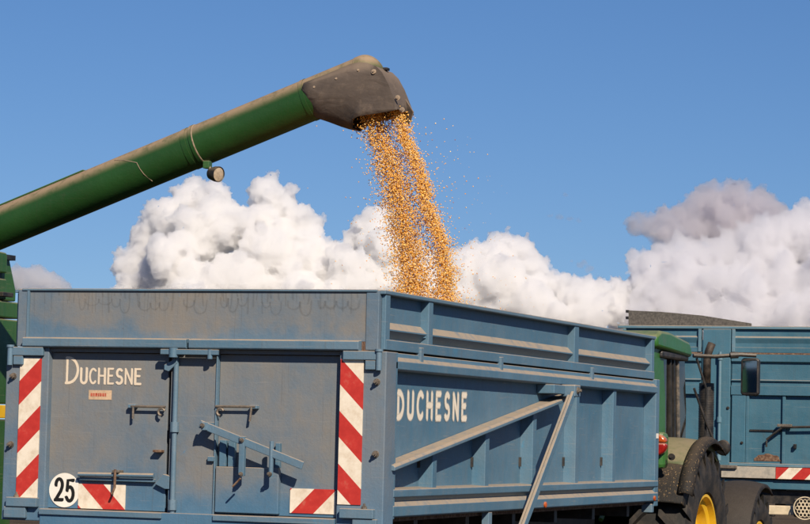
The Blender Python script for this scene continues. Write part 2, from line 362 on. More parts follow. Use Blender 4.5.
# ------------------------------------------------------------------ clouds
def clouds():
    """billowing cumulus: closed lumpy shells filled with an even, scattering vapour, 9 km away"""
    D = 9000.0; px = D / CAM_F
    def vol(name, mfp, col=(.992, .992, .994)):
        t = NT(name); s = t.n('ShaderNodeVolumePrincipled'); s.inputs['Color'].default_value = c4(col)
        s.inputs['Density'].default_value = 1 / (mfp * px); s.inputs['Anisotropy'].default_value = .4
        t.t.links.new(s.outputs[0], t.out.inputs['Volume']); return t.m
    ico = bmesh.new(); bmesh.ops.create_icosphere(ico, subdivisions=2, radius=1); IV = np.array([v.co[:] for v in ico.verts]); IF = np.array([[v.index for v in f.verts] for f in ico.faces]); ico.free()
    def cloud(label, lobes, vox, mfp, seed, amp, flat=1.0, alb=(.994, .991, .991), kids=(17, 6), depth=1.0, name='cloud'):
        rg = random.Random(seed); S = []
        for lb in lobes:
            x, y, r_ = lb[:3]; dz = lb[3] if len(lb) > 3 else rg.uniform(-.5, .6) * r_ * depth
            c = CAM_C + ray(x, y) * D + ray(405, 262) * dz * 1.7 * px
            S.append((c, r_ * px))
            for k in range(kids[0]):
                d = Vector((rg.gauss(0, 1), rg.gauss(0, 1), rg.gauss(.25, 1))).normalized()
                r2 = r_ * px * (.14 + .46 * rg.random() ** 1.6); c2 = c + d * (r_ * px * rg.uniform(.8, 1.02))
                S.append((c2, r2))
                for j in range(kids[1]):
                    e = (Vector((rg.gauss(0, 1), rg.gauss(0, 1), rg.gauss(.2, 1))) + d * .8).normalized()
                    S.append((c2 + e * r2 * rg.uniform(.85, 1.05), r2 * rg.uniform(.2, .45)))
        V = np.concatenate([IV * r_ * np.array((1, 1, flat)) + np.array(c[:]) for c, r_ in S]); n = len(IV)
        F = np.concatenate([IF + i * n for i in range(len(S))])
        O = CAM_C + ray(lobes[0][0], 300) * D; V = V - np.array(O[:])
        me = bpy.data.meshes.new(name); me.from_pydata(V.tolist(), [], F.tolist())
        ob = bpy.data.objects.new(name, me); COL.objects.link(ob); ob.location = O
        rm = ob.modifiers.new('remesh', 'REMESH'); rm.mode = 'VOXEL'; rm.voxel_size = vox * px
        for sc_, am, ba in ((13, amp, 'VORONOI_F1'), (5.0, amp * .55, 'VORONOI_F1'), (2.2, amp * .35, 'BLENDER_ORIGINAL')):
            tx = bpy.data.textures.new('billow', 'CLOUDS'); tx.noise_scale = sc_ * px; tx.noise_depth = 2; tx.noise_basis = ba
            dm = ob.modifiers.new('billow', 'DISPLACE'); dm.texture = tx; dm.texture_coords = 'LOCAL'
            dm.strength = -am * px * 1.6 if ba[0] == 'V' else am * px; dm.mid_level = .4 if ba[0] == 'V' else .5
        dg = bpy.context.evaluated_depsgraph_get(); m2 = bpy.data.meshes.new_from_object(ob.evaluated_get(dg)); ob.modifiers.clear(); ob.data = m2; bpy.data.meshes.remove(me)
        m2.materials.clear(); m2.materials.append(vol('vapour', mfp, alb)); m2.name = name
        ob['kind'] = 'structure'; ob['label'] = label
        return ob
    cloud('towering white cumulus behind the left half of the trailer',
          [(190, 203, 22, 10), (165, 215, 20, 0), (150, 240, 24, 5), (135, 265, 18, 0), (215, 208, 20, 5), (230, 228, 24, -12), (200, 240, 34, -10), (262, 190, 17, 10), (280, 205, 20, 5), (264, 222, 22, 0), (298, 224, 20, 0), (306, 243, 18, -8),
           (270, 255, 30, -20), (175, 275, 36, -18), (240, 285, 36, -30), (312, 272, 26, -15), (340, 262, 20, 0), (356, 238, 16, 8), (376, 222, 20, 5), (385, 248, 24, -8), (350, 290, 32, -22), (405, 270, 30, -5), (300, 300, 34, -30), (425, 292, 30, -10), (130, 290, 16, -10), (200, 300, 36, -34)], 1.2, 3.7, 3, 5.4)
    cloud('white cumulus right of the falling corn',
          [(474, 258, 17, 0), (496, 250, 16, 5), (520, 250, 17, 5), (532, 266, 16, 0), (500, 278, 28, -12), (548, 285, 16, 0), (470, 292, 30, -10), (530, 305, 28, -20), (572, 300, 20, -8), (598, 292, 15, 0), (616, 300, 15, -4), (628, 296, 17, -2), (642, 300, 20, -6), (622, 314, 20, -8), (645, 316, 22, -8), (585, 318, 24, -20), (660, 322, 16, -8), (496, 308, 26, -10), (455, 305, 26, -10)], 1.25, 4.2, 4, 5.4, alb=(.990, .987, .989))
    cloud('mottled cloud above the teal trailer',
          [(648, 268, 20, 0), (668, 262, 20, 4), (645, 288, 20, -4), (695, 262, 24, 4), (725, 258, 26, 0), (760, 256, 28, -4), (792, 244, 28, 4), (806, 228, 18, 4), (825, 245, 34, 0), (690, 290, 28, -14), (735, 292, 32, -20), (780, 290, 32, -20), (815, 290, 36, -24), (660, 308, 24, -14), (690, 318, 26, -24), (725, 322, 28, -32), (770, 322, 30, -34), (812, 322, 30, -36), (640, 318, 22, -20)], 1.3, 7.0, 5, 5.6, alb=(.955, .953, .968))
    cloud('flat grey cloud over the mottled one',  # shade on this cloud is put into its darker, greyer vapour colour
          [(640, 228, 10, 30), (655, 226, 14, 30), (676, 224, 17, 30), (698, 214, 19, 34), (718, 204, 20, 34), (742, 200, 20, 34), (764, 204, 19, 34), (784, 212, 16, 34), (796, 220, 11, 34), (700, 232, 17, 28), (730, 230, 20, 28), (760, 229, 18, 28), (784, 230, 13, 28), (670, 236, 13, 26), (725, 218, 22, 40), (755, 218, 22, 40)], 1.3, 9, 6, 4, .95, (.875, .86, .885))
    cloud('small grey cloud beside the combine', [(34, 278, 13), (50, 281, 11), (64, 289, 9), (22, 282, 12), (40, 292, 13), (12, 280, 12)], 1.5, 7, 8, 3.5, alb=(.93, .93, .945))
    cloud('thin cloud wisp in the blue sky right of the corn', [(550, 216, 4.0), (560, 217, 5), (570, 219, 5), (579, 221, 4), (566, 195, 3.5)], .9, 26, 9, 2, .6, (.85, .83, .86), (6, 3))
    cloud('small faint cloud above the end of the trailer', [(580, 266, 4), (590, 268, 5), (572, 261, 2.6), (584, 262, 4)], .9, 18, 10, 2, .7, (.85, .83, .86), (6, 3))
clouds()


# ------------------------------------------------------------------ wheels
def wheel(parent, cx, cy, cz, R, wid, rr, side, lugs, rim_mat, name='wheel', lug_h=.058):
    """axis along X, outer face towards side (+1/-1)"""
    root = bpy.data.objects.new(name, None); COL.objects.link(root); WL[root.name] = Vector((cx, cy, cz)); root.location = (cx, cy, cz)
    adopt(root, parent)
    h = wid / 2; mb = MB(); Rb = R - lug_h
    mb.revolve([(-h * .72, rr), (-h * .9, rr + .03), (-h, rr + (Rb - rr) * .45), (-h * .97, rr + (Rb - rr) * .75), (-h * .86, Rb - .015), (-h * .5, Rb), (0, Rb + .006), (h * .5, Rb), (h * .86, Rb - .015),
                (h * .97, rr + (Rb - rr) * .75), (h, rr + (Rb - rr) * .45), (h * .9, rr + .03), (h * .72, rr)], (cx, cy, cz), (1, 0, 0), 56)
    for k in range(lugs):
        for s_ in (-1, 1):
            a = 2 * math.pi * (k + (.5 if s_ > 0 else 0)) / lugs
            def pt(x, ang, q): return (cx + x, cy + math.sin(ang) * q, cz + math.cos(ang) * q)
            da = .30; wa = .055
            A, B = [], []
            for (x, an, top) in ((s_ * .005, a + da, R), (s_ * h * .55, a + da * .45, R - .002), (s_ * h * .93, a, R - .02), (s_ * h * .985, a - .02, R - .10)):
                A.append((pt(x, an - wa, top - lug_h - .02), pt(x, an - wa * .8, top), pt(x, an + wa * .8, top), pt(x, an + wa, top - lug_h - .02)))
            vs = [p for q in A for p in q]; fs = []
            for i in range(3):
                for j in range(3): fs.append((i * 4 + j, i * 4 + j + 1, i * 4 + 5 + j, i * 4 + 4 + j))
            fs += [(0, 1, 2, 3), (12, 13, 14, 15)]
            mb.add(vs, fs)
    mb.build('tyre', M['tyre'], root, smooth=35)
    o = side
    MB().revolve([(o * h * .72, rr + .012), (o * h * .84, rr + .012), (o * h * .84, rr - .012), (o * h * .66, rr - .03), (o * h * .6, rr - .075), (o * h * .30, rr - .10), (o * h * .22, rr * .55), (o * h * .34, rr * .42), (o * h * .34, rr * .3), (o * h * .6, rr * .26), (o * h * .62, .0)],
                 (cx, cy, cz), (1, 0, 0), 48).build('rim', rim_mat, root, smooth=30)
    nb = MB()
    for k in range(8):
        a = 2 * math.pi * k / 8; nb.revolve([(o * h * .3, .018), (o * h * .42, .018), (o * h * .43, 0)], (cx, cy + math.sin(a) * rr * .36, cz + math.cos(a) * rr * .36), (1, 0, 0), 6)
    nb.build('wheel_nuts', M['steel'], root)['kind'] = 'stuff'
    MB().revolve([(-o * h * .7, rr), (-o * h * .3, rr - .05), (-o * h * .25, 0)], (cx, cy, cz), (1, 0, 0), 40).build('rim_back', rim_mat, root, smooth=30)
    return root

def bolt(parent, x, y, z, axis=(0, -1, 0), r_=.026, ln=.04, mat=None, name='bolt'):
    ax = Vector(axis); mb = MB()
    mb.revolve([(-.01, r_ * 1.25), (.008, r_ * 1.25), (.008, r_)], (x, y, z), ax, 12)
    mb.revolve([(.008, r_), (ln * .55, r_), (ln * .55, r_ * .55), (ln, r_ * .5), (ln, 0)], (x, y, z), ax, 6)
    return mb.build(name, mat or M['steel'], parent)

# ------------------------------------------------------------------ trailer in the foreground
ARM = ((3.56, 2.165), (2.02, .90))
def big_trailer():
    T = thing('grain_trailer', (-1.19, 3.2, 0), 'big dusty blue grain trailer lettered DUCHESNE, being filled by the spout', 'trailer')
    S, RB, RT, PB, TR = M['side_blue'], M['rear_blue'], M['rear_top'], M['post_blue'], M['trim_blue']
    mx = lambda x, s: x if s > 0 else -2.40 - x
    # floor, chassis, running gear
    MB().box(-2.36, -.02, .06, 6.3, 1.28, 1.33).build('floor', M['rust'], T)
    for x in (-1.75, -.75): MB().box(x, x + .12, .2, 6.9, 1.0, 1.278).build('chassis_beam', M['black'], T, .006)
    MB().prism([(-1.75, 6.9), (-.63, 6.9), (-1.1, 7.9), (-1.28, 7.9)], 'z', .95, 1.05).build('drawbar', M['black'], T, .006)
    for y in (2.35, 3.75):
        MB().box(-2.05, -.3, y - .06, y + .06, .50, .62).build('axle', M['black'], T, .005)
        MB().box(-1.78, -1.6, y - .5, y + .5, .62, 1.0).build('spring_pack', M['black'], T, .005)
        MB().box(-.78, -.6, y - .5, y + .5, .62, 1.0).build('spring_pack', M['black'], T, .005)
        for s in (1, -1): wheel(T, mx(-.22, s), y, .55, .55, .42, .29, s, 0, M['board_grey'])
    for y in (.9, 1.9, 2.9, 3.9, 4.9, 5.9): MB().box(-2.3, -.08, y, y + .07, 1.19, 1.278).build('cross_member', M['black'], T)
    for s in (1, -1):
        B = lambda x0, x1: (min(mx(x0, s), mx(x1, s)), max(mx(x0, s), mx(x1, s)))
        pf = lambda pr: [(mx(a, s), b) for a, b in pr]
        sw = MB().box(*B(-.075, -.052), .1, 6.3, 1.46, 2.2).build('side_wall', S, T)
        MB().prism([(.15, 1.61), (3.75, 2.105), (3.75, 2.2), (.15, 2.2)], 'x', *B(-.0515, -.022)).build('upper_plate', S, sw)
        for y0, y1 in ((.90, .985), (1.93, 2.02), (2.97, 3.06), (4.02, 4.11), (5.03, 5.12)):
            MB().prism([(mx(-.055, s), y0 - .012), (mx(.036, s), y0 + .004), (mx(.036, s), y1 - .004), (mx(-.055, s), y1 + .03)], 'z', 1.475, 2.19 if y0 > 3.5 else 1.60 + .137 * (y0 - .1) - .02).build('rib', S, sw, .005)
            if s > 0: MB().prism([(mx(-.0515, s), y0 - .040), (mx(-.035, s), y0 - .036), (mx(-.035, s), y0 - .028), (mx(-.0515, s), y0 - .024)], 'z', 1.60, 1.665).build('lashing_slot', M['black'], sw)
        MB().prism(pf([(-.055, 1.484), (.054, 1.478), (.06, 1.472), (.06, 1.432), (.028, 1.404), (.06, 1.375), (.06, 1.318), (.05, 1.308), (-.055, 1.308)]), 'y', .16, 6.345).build('bottom_rail', S, sw, .004)
        MB().prism(pf([(-.055, 2.288), (.026, 2.288), (.032, 2.262), (.055, 2.236), (.055, 2.19), (.045, 2.182), (-.055, 2.178)]), 'y', .16, 6.3).build('top_rail', S, sw, .004)
        MB().box(*B(-.055, .052), 6.26, 6.372, 1.27, 2.30).build('end_post', S, sw, .006)
        MB().box(*B(-.022, -.012), .16, .30, 1.48, 2.19).build('panel_edge', S, sw, .003)
        # extension boards
        ex = MB().prism(pf([(-.055, 2.30), (.03, 2.30), (.03, 2.357), (.026, 2.361), (-.055, 2.361)]), 'y', .05, 6.28).build('extension_side', S, T, .004)
        for y0, y1 in ((.10, .81), (.87, 3.995), (4.085, 6.205)):
            MB().prism(pf([(-.028, 2.64), (-.028, 2.468), (.014, 2.425), (.014, 2.417), (-.028, 2.372), (-.028, 2.35), (-.052, 2.35), (-.052, 2.64)]), 'y', y0, y1).build('panel', S, ex)
        for y0, y1 in ((.80, .88), (3.985, 4.095), (6.195, 6.282)):
            MB().box(*B(-.054, .026), y0, y1, 2.33, 2.63).build('post', S, ex, .005)
        for y0 in (.885, 4.10):
            MB().prism([(mx(-.028, s), y0 - .09), (mx(.012, s), y0 - .09), (mx(-.028, s), y0 - .16)], 'z', 2.40, 2.43).build('ridge_end', S, ex)
        MB().box(*B(-.056, .034), .01, 6.30, 2.626, 2.651).build('top_rail', TR, ex, .005)
        for y0 in (.62, 2.2, 4.4): MB().box(*B(.01, .045), y0, y0 + .05, 2.24, 2.335).build('latch_tab', TR, ex, .004)
        MB().box(*B(-.10, -.062), .1, 6.3, 1.4, 2.60).build('inner_lining', M['rust'], T)
        # tipping arm and diagonal brace
        br = MB()
        sec = [(-.02, -.016), (.075, -.026), (.082, -.024), (.082, -.004), (.070, .010), (-.02, .012)]
        a = Vector((0, .11, 1.612)); b = Vector((0, 3.78, 2.115)); n = len(sec)
        vs = [(mx(x, s), a.y, a.z + z) for x, z in sec] + [(mx(x, s), b.y, b.z + z) for x, z in sec]
        br.add(vs, [tuple(range(n)), tuple(range(n, 2 * n))] + [(i, (i + 1) % n, n + (i + 1) % n, n + i) for i in range(n)])
        br.build('brace', TR, T, .004)
        MB().box(*B(-.02, .11), 3.22, 3.56, 2.115, 2.18).build('pivot_bracket', S, T, .006)
        A0, A1 = ARM
        arm = MB().bar((mx(.165, s), A0[0], A0[1]), (mx(.165, s), A1[0], A1[1]), .022, .060, (0, 1, 0)).build('tipping_arm', S, T, .004)
        MB().bar((mx(.148, s), A0[0] - .02, A0[1] - .01), (mx(.148, s), A1[0] - .02, A1[1] - .01), .04, .012, (0, 1, 0)).build('arm_flange', S, arm)
        MB().box(*B(.08, .185), A0[0] - .08, A0[0] + .06, A0[1] - .065, A0[1] + .02).build('pivot_head', TR, arm, .008)
        bolt(arm, mx(.185, s), A0[0] - .02, A0[1] - .02, (s, 0, 0), .02, .03)
        for y0 in (3.2, 6.21):
            MB().revolve([(.0, .022), (.010, .022), (.014, .014), (.014, 0)], (mx(.061, s), y0, 1.335), (s, 0, 0), 14).build('side_reflector', M['amber'], T)
        MB().box(*B(-.0, .05), 1.99, 2.06, 1.14, 1.306).build('hook', TR, T, .004)
        MB().box(*B(-.04, .045), 6.20, 6.27, 1.22, 1.29).build('corner_lug', TR, T, .005)
        MB().box(*B(.052, .056), 6.285, 6.345, 1.82, 1.86).build('marker_tape', M['white'], T)
    # rear: corner posts
    for s in (1, -1):
        B = lambda x0, x1: (min(mx(x0, s), mx(x1, s)), max(mx(x0, s), mx(x1, s)))
        cp = MB().box(*B(-.235, .06), -.02, .155, 1.22, 2.288).build('corner_post', PB, T, .006)
        MB().box(*B(.0, .055), .155, .19, 1.3, 2.288).build('post_edge', S, cp, .004)
        MB().box(*B(-.205, .005), -.05, -.0205, 2.235, 2.288).build('hinge_strap', TR, cp, .004)
        MB().box(*B(-.065, .0), -.045, -.0205, 2.178, 2.234).build('hinge_block', TR, cp, .004)
        MB().revolve([(0, .0), (0, .018), (.11, .018), (.11, .024), (.125, .024), (.125, 0)], (mx(.022, s), -.045, 2.175), (0, 0, 1), 14).build('hinge_pin', TR, cp, smooth=30)
        bolt(cp, mx(.005, s), -.022, 2.107, r_=.0165, ln=.045); bolt(cp, mx(.008, s), -.022, 1.684, r_=.0165, ln=.045)
        MB().box(*B(-.20, .012), -.06, -.0205, 1.305, 1.362).build('lower_bracket', TR, cp, .004)
        MB().box(*B(-.12, .03), -.05, -.0205, 1.235, 1.303).build('lower_clip', TR, cp, .004)
        bolt(cp, mx(-.05, s), -.04, 1.364, (0, 0, 1), .014, .03)
        ep = MB().box(*B(-.082, .0), -.006, .115, 2.293, 2.648).build('extension_post', PB, T, .005)
        MB().box(*B(.0, .028), .035, .112, 2.30, 2.625).build('post_edge', S, ep, .004)
    bo = MB().box(-2.36, -2.213, -.0275, -.0205, 1.362, 2.222).build('warning_board', stripes('left_warning_print', -1.0, -4.512, .298), T)
    bo = MB().box(-.226, -.08, -.0275, -.0205, 1.384, 2.240).build('warning_board', stripes('right_warning_print', 1.0, 1.785, .31), T)
    # extension tailboard with ledge
    tb = MB().box(-2.318, -.082, .0, .03, 2.345, 2.638).build('extension_tailboard', RT, T)
    MB().box(-2.334, -2.318, -.012, .03, 2.34, 2.64).build('edge_strip', M['trim_blue'], tb)
    MB().box(-2.37, -.012, -.014, .04, 2.6385, 2.6525).build('top_rim', TR, tb, .003)
    for x0, x1 in ((-2.335, -1.222), (-1.205, -.105)):
        MB().prism([(.0, 2.352), (-.052, 2.347), (-.058, 2.342), (-.058, 2.296), (-.05, 2.288), (.0, 2.288)], 'x', x0, x1).build('ledge', RT if False else TR, tb, .003)
    MB().box(-2.25, -.15, .0, .05, 2.262, 2.286).build('header', RB, T)
    MB().box(-2.25, -.15, .062, .09, 1.3, 2.40).build('inner_lining', M['rust'], T)
    MB().box(-2.36, -.04, 6.30, 6.36, 1.3, 2.60).build('front_wall', S, T, .005)
    runs = []
    rr_ = random.Random(5)
    x = -2.22
    while x < -.12:                                   # thin dried runs from the rim
        ln = .02 + .11 * rr_.random() ** 1.6; wob = (rr_.random() - .5) * .016
        runs.append([(x, 2.634), (x + wob * .3, 2.634 - ln * .4), (x + wob, 2.634 - ln)])
        x += .012 + .045 * rr_.random()
    x = -1.98
    while x < -.25:                                   # scalloped tide marks
        nl = rr_.randint(2, 5); pth = []; y = 2.60 - .03 * rr_.random()
        for k in range(nl):
            w_ = .035 + .06 * rr_.random(); dp = .03 + .06 * rr_.random()
            for i in range(9):
                a_ = math.pi * i / 8; pth.append((x + w_ * (1 - math.cos(a_)) / 2 + .004 * rr_.random(), y - dp * math.sin(a_) ** .6))
            x += w_
        runs.append(pth); x += .02 + .10 * rr_.random()
    rm_ = ribbon('run_marks', runs, .016, lambda u, v, l: (u, -.0015 - l * .1, v), M['grime'], tb, .5); rm_['kind'] = 'stuff'
    # doors
    dl = MB().box(-2.168, -1.372, .03, .06, 1.302, 2.258).build('door', RB, T, .003)
    MB().box(-2.1935, -2.17, .004, .06, 1.302, 2.262).build('door_edge', TR, dl, .003)
    cs = MB().box(-1.343, -1.042, .006, .05, 1.225, 2.262).build('centre_strip', RB, T, .004)
    dr = MB().box(-1.030, -.252, .03, .06, 1.302, 2.258).build('door', RB, T, .003)
    MB().box(-1.041, -1.031, -.004, .05, 1.23, 2.262).build('door_edge', TR, cs, .002)
    MB().box(-2.19, -.24, -.03, .06, 1.18, 1.298).build('rear_sill', RB, T, .004)
    MB().box(-2.19, -1.36, -.045, -.0305, 1.262, 1.296).build('sill_lip', TR, T, .003)
    MB().box(-1.02, -.24, -.045, -.0305, 1.262, 1.296).build('sill_lip', TR, T, .003)
    # vertical locking pole
    pl = MB().tube([(-1.302, -.012, 2.255), (-1.302, -.012, 1.19)], .016, 12).build('locking_pole', TR, T, smooth=40)
    for z in (1.815, 1.345):
        MB().revolve([(-.03, .0), (-.03, .027), (.03, .027), (.03, 0)], (-1.302, -.012, z), (0, 0, 1), 12).build('collar', TR, pl, smooth=30)
    la = MB().box(-1.385, -1.005, -.07, -.045, 2.252, 2.284).build('latch_bar', TR, T, .003)
    MB().tube([(-1.302, -.058, 2.292), (-1.302, -.058, 2.235)], .028, 12).build('latch_boss', TR, la, smooth=40)
    MB().tube([(-1.06, -.058, 2.285), (-1.06, -.058, 2.228)], .016, 10).build('latch_boss', TR, la, smooth=40)
    MB().prism([(-1.375, 2.19), (-1.29, 2.235), (-1.29, 2.20), (-1.345, 2.15), (-1.375, 2.16)], 'y', -.03, -.01).build('latch_hook', TR, la, .003)
    # left door fittings
    h = MB().tube([(-1.60, -.008, 1.935), (-1.37, -.008, 1.935)], .0078, 8).build('handle', M['steel'], dl, smooth=40)
    MB().tube([(-1.585, -.008, 1.935), (-1.585, -.008, 1.86)], .0078, 8).build('handle', M['steel'], dl, smooth=40)
    MB().box(-1.62, -1.57, -.012, .03, 1.925, 1.95).build('handle_bracket', TR, dl, .003)
    MB().tube(arcs3(-1.395, 1.905, .022), .008, 8).build('hook', M['steel'], dl, smooth=40)
    MB().box(-1.44, -1.385, -.02, .03, 1.66, 1.675).build('stop_tab', M['rust'], dl, .002)
    MB().tube([(-1.94, -.012, 1.512), (-1.43, -.012, 1.518)], .0145, 10).build('locking_bar', TR, dl, smooth=40)
    MB().box(-1.94, -1.435, .0, .03, 1.478, 1.497).build('bar_rest', TR, dl, .002)
    MB().box(-1.70, -1.655, -.04, .03, 1.53, 1.545).build('bar_clip', M['steel'], dl, .002)
    MB().tube([(-1.68, -.035, 1.55), (-1.68, -.035, 1.44), (-1.70, -.03, 1.40)], .008, 8).build('bar_pin', M['rust'], dl, smooth=40)
    MB().prism([(-1.43, 1.47), (-1.372, 1.53), (-1.33, 1.52), (-1.33, 1.44), (-1.36, 1.44)], 'y', -.005, .029).build('bar_plate', TR, dl, .003)
    # right door fittings
    MB().tube([(-1.035, -.008, 1.945), (-.775, -.008, 1.947)], .0078, 8).build('handle', M['steel'], dr, smooth=40)
    MB().tube([(-.80, -.008, 1.945), (-.81, -.008, 1.86)], .0078, 8).build('handle', M['steel'], dr, smooth=40)
    MB().box(-.815, -.765, -.012, .03, 1.935, 1.957).build('handle_bracket', TR, dr, .003)
    MB().tube(arcs3(-1.005, 1.912, .022), .008, 8).build('hook', M['steel'], dr, smooth=40)
    gate = MB().box(-1.022, -.612, -.012, .029, 1.312, 1.585).build('slide_gate', RB, T, .004)
    for x0, x1 in ((-1.005, -.962), (-.948, -.905), (-.64, -.612)):
        MB().box(x0, x1, -.004, .0292, 1.585, 1.745 if x1 < -.7 else 1.735).build('gate_guide', S, gate, .003)
    lv = MB().bar((-1.10, -.088, 1.838), (-.425, -.088, 1.605), .012, .048, (0, 0, 1)).build('gate_lever', TR, gate, .004)
    MB().box(-.832, -.798, -.108, -.074, 1.535, 1.77).build('gate_link', TR, gate, .003)
    MB().tube([(-.63, -.085, 1.745), (-.63, -.085, 1.53)], .014, 8).build('gate_rod', TR, gate, smooth=40)
    for (x, z) in ((-1.075, 1.828), (-.813, 1.745), (-.813, 1.545), (-.63, 1.55)): bolt(gate, x, -.108, z, r_=.011, ln=.02)
    MB().tube([(-.81, -.12, 1.52), (-.86, -.12, 1.47)], .006, 6).build('lynch_pin', M['rust'], gate)
    MB().box(-1.085, -1.045, -.10, .01, 1.80, 1.85).build('lever_pivot', TR, gate, .003)
    MB().box(-1.075, -1.035, -.02, .004, 1.615, 1.645).build('gate_stop', TR, gate, .003)
    # small warning boards, speed disc, sticker, lettering
    MB().box(-1.955, -1.636, .022, .0285, 1.305, 1.455).build('warning_board', stripes('lower_left_warning_print', 1.0, -.554, .30), dl)
    MB().box(-.548, -.256, .022, .0285, 1.322, 1.468).build('warning_board', stripes('lower_right_warning_print', -1.0, -1.9325, .285), dr)
    dsc = MB().revolve([(0, .0), (0, .104), (.004, .106), (.006, .104), (.006, 0)], (-2.053, .0295, 1.412), (0, -1, 0), 40).build('speed_disc', M['white'], dl)
    nm = ribbon('numerals', word('25', -2.113, 1.346, (.134, .134), (.048, .048), .026), .0235, lambda u, v, l: (u, .0232 - l, v), M['ink_ribbon'], dsc)
    stk = MB().box(-1.908, -1.752, .0278, .0295, 1.972, 2.03).build('sticker', M['sticker'], dl)
    sm = MB(); xx = -1.895
    for wd_ in (.018, .014, .02, .012, .016, .018, .012):
        sm.box(xx, xx + wd_ - .004, .0268, .0274, 1.992, 2.012); xx += wd_
    sm.build('sticker_print', M['sticker_ink'], stk)
    ribbon('lettering', word('DUCHESNE', -2.062, 2.072, (.155, .09, .088, .09, .09, .088, .09, .09), (.074, .038, .037, .041, .034, .037, .043, .036), .0235), .0165,
           lambda u, v, l: (u, .0288 - l, v), M['brush_white'], dl, .2)
    sp = word('DUCHESNE', .0, 0, (1,) * 8, (.092, .092, .094, .092, .08, .082, .092, .08), .093)
    def side3(u, v, l):
        return (-.0205 + l, .315 + u * .975, 1.915 + v * .135 + u * .010)
    ribbon('lettering', scale_strokes(sp, 1, 1), .056, lambda u, v, l: (-.0205 + l, .415 + u * .93, 1.905 + v + u * .008), M['spray_white'], T)
    # corn inside
    return T
def arcs3(x, z, r_):
    return [(x + r_ * math.cos(rad(a)), -.006, z + r_ * math.sin(rad(a))) for a in range(20, 300, 35)]
def scale_strokes(st, a, b):
    return [[(p[0], p[1] * .150) for p in s_] for s_ in st]
M['ink_ribbon'] = ribbon_mat('black_numeral_print', (.012, .012, .012), .08, .02, 1.0, 60)
TRAILER = big_trailer()

# ------------------------------------------------------------------ corn
def kernel_cloud(name, pts, sizes, cols, mat):
    """many small kernels as one mesh: a squashed six-sided wedge each"""
    base = np.array([(0, 0, .62), (.5, .12, .1), (.12, .36, .05), (-.5, .1, .12), (-.1, -.36, .1), (.16, .02, -.62), (-.18, .0, -.56)], float)
    tri = np.array([(0, 1, 2), (0, 2, 3), (0, 3, 4), (0, 4, 1), (5, 2, 1), (6, 3, 2), (6, 2, 5), (6, 4, 3), (5, 1, 4), (5, 4, 6)])
    n = len(pts); q = rng.normal(size=(n, 4)); q /= np.linalg.norm(q, axis=1)[:, None]
    w_, x, y, z = q.T
    R = np.stack([1 - 2 * (y * y + z * z), 2 * (x * y - z * w_), 2 * (x * z + y * w_), 2 * (x * y + z * w_), 1 - 2 * (x * x + z * z), 2 * (y * z - x * w_), 2 * (x * z - y * w_), 2 * (y * z + x * w_), 1 - 2 * (x * x + y * y)], 1).reshape(n, 3, 3)
    V = np.einsum('nij,kj->nki', R, base) * sizes[:, None, None] + pts[:, None, :]
    k = len(base); F = (tri[None] + (np.arange(n) * k)[:, None, None]).reshape(-1, 3)
    me = bpy.data.meshes.new(name); me.vertices.add(n * k); me.vertices.foreach_set('co', V.reshape(-1).astype('f'))
    me.loops.add(F.size); me.loops.foreach_set('vertex_index', F.reshape(-1).astype('i'))
    me.polygons.add(len(F)); me.polygons.foreach_set('loop_start', np.arange(0, F.size, 3).astype('i')); me.polygons.foreach_set('loop_total', np.full(len(F), 3, 'i'))
    me.update(calc_edges=True)
    at = me.attributes.new('tone', 'FLOAT', 'POINT'); at.data.foreach_set('value', np.repeat(cols, k).astype('f'))
    me.materials.append(mat); ob = bpy.data.objects.new(name, me); COL.objects.link(ob); return ob
def corn_mat():
    t = NT('corn_kernels'); a = t.n('ShaderNodeAttribute'); a.attribute_name = 'tone'
    cr = t.n('ShaderNodeValToRGB'); t.t.links.new(a.outputs['Fac'], cr.inputs[0]); e = cr.color_ramp.elements
    e[0].position = 0; e[0].color = (.34, .08, .015, 1); e[1].position = 1; e[1].color = (.90, .74, .45, 1)
    for p_, c in ((.1, (.66, .28, .04, 1)), (.4, (.86, .45, .085, 1)), (.75, (.90, .54, .14, 1)), (.92, (.92, .70, .32, 1))):
        q = e.new(p_); q.color = c
    p = t.n('ShaderNodeBsdfPrincipled'); t.t.links.new(cr.outputs[0], p.inputs['Base Color']); p.inputs['Roughness'].default_value = .42
    p.inputs['Specular IOR Level'].default_value = .4
    t.t.links.new(p.outputs[0], t.out.inputs[0]); return t.m
M['corn'] = corn_mat()
YT = 3.60                                        # the auger's vertical plane
def jet(n, left, right, depth, top=122, bot=318, core=1.0, power=1.0):
    """left/right: photo outline as (y, x) lists; falls in the auger's plane"""
    ys = top + (bot - top) * rng.random(n) ** power
    L = np.interp(ys, [p[0] for p in left], [p[1] for p in left]); Rr = np.interp(ys, [p[0] for p in right], [p[1] for p in right])
    g = rng.normal(size=n) * .27 * core
    # clumps
    g += .10 * np.sin(ys * .21 + rng.random(n) * 1.2) * rng.random(n)
    xs = (L + Rr) / 2 + (Rr - L) * g
    out_ = np.empty((n, 3)); yo = rng.normal(size=n) * depth
    for i in range(n):
        p = at_y(xs[i], ys[i], YT); out_[i] = (p.x, p.y + yo[i], p.z)
    return out_
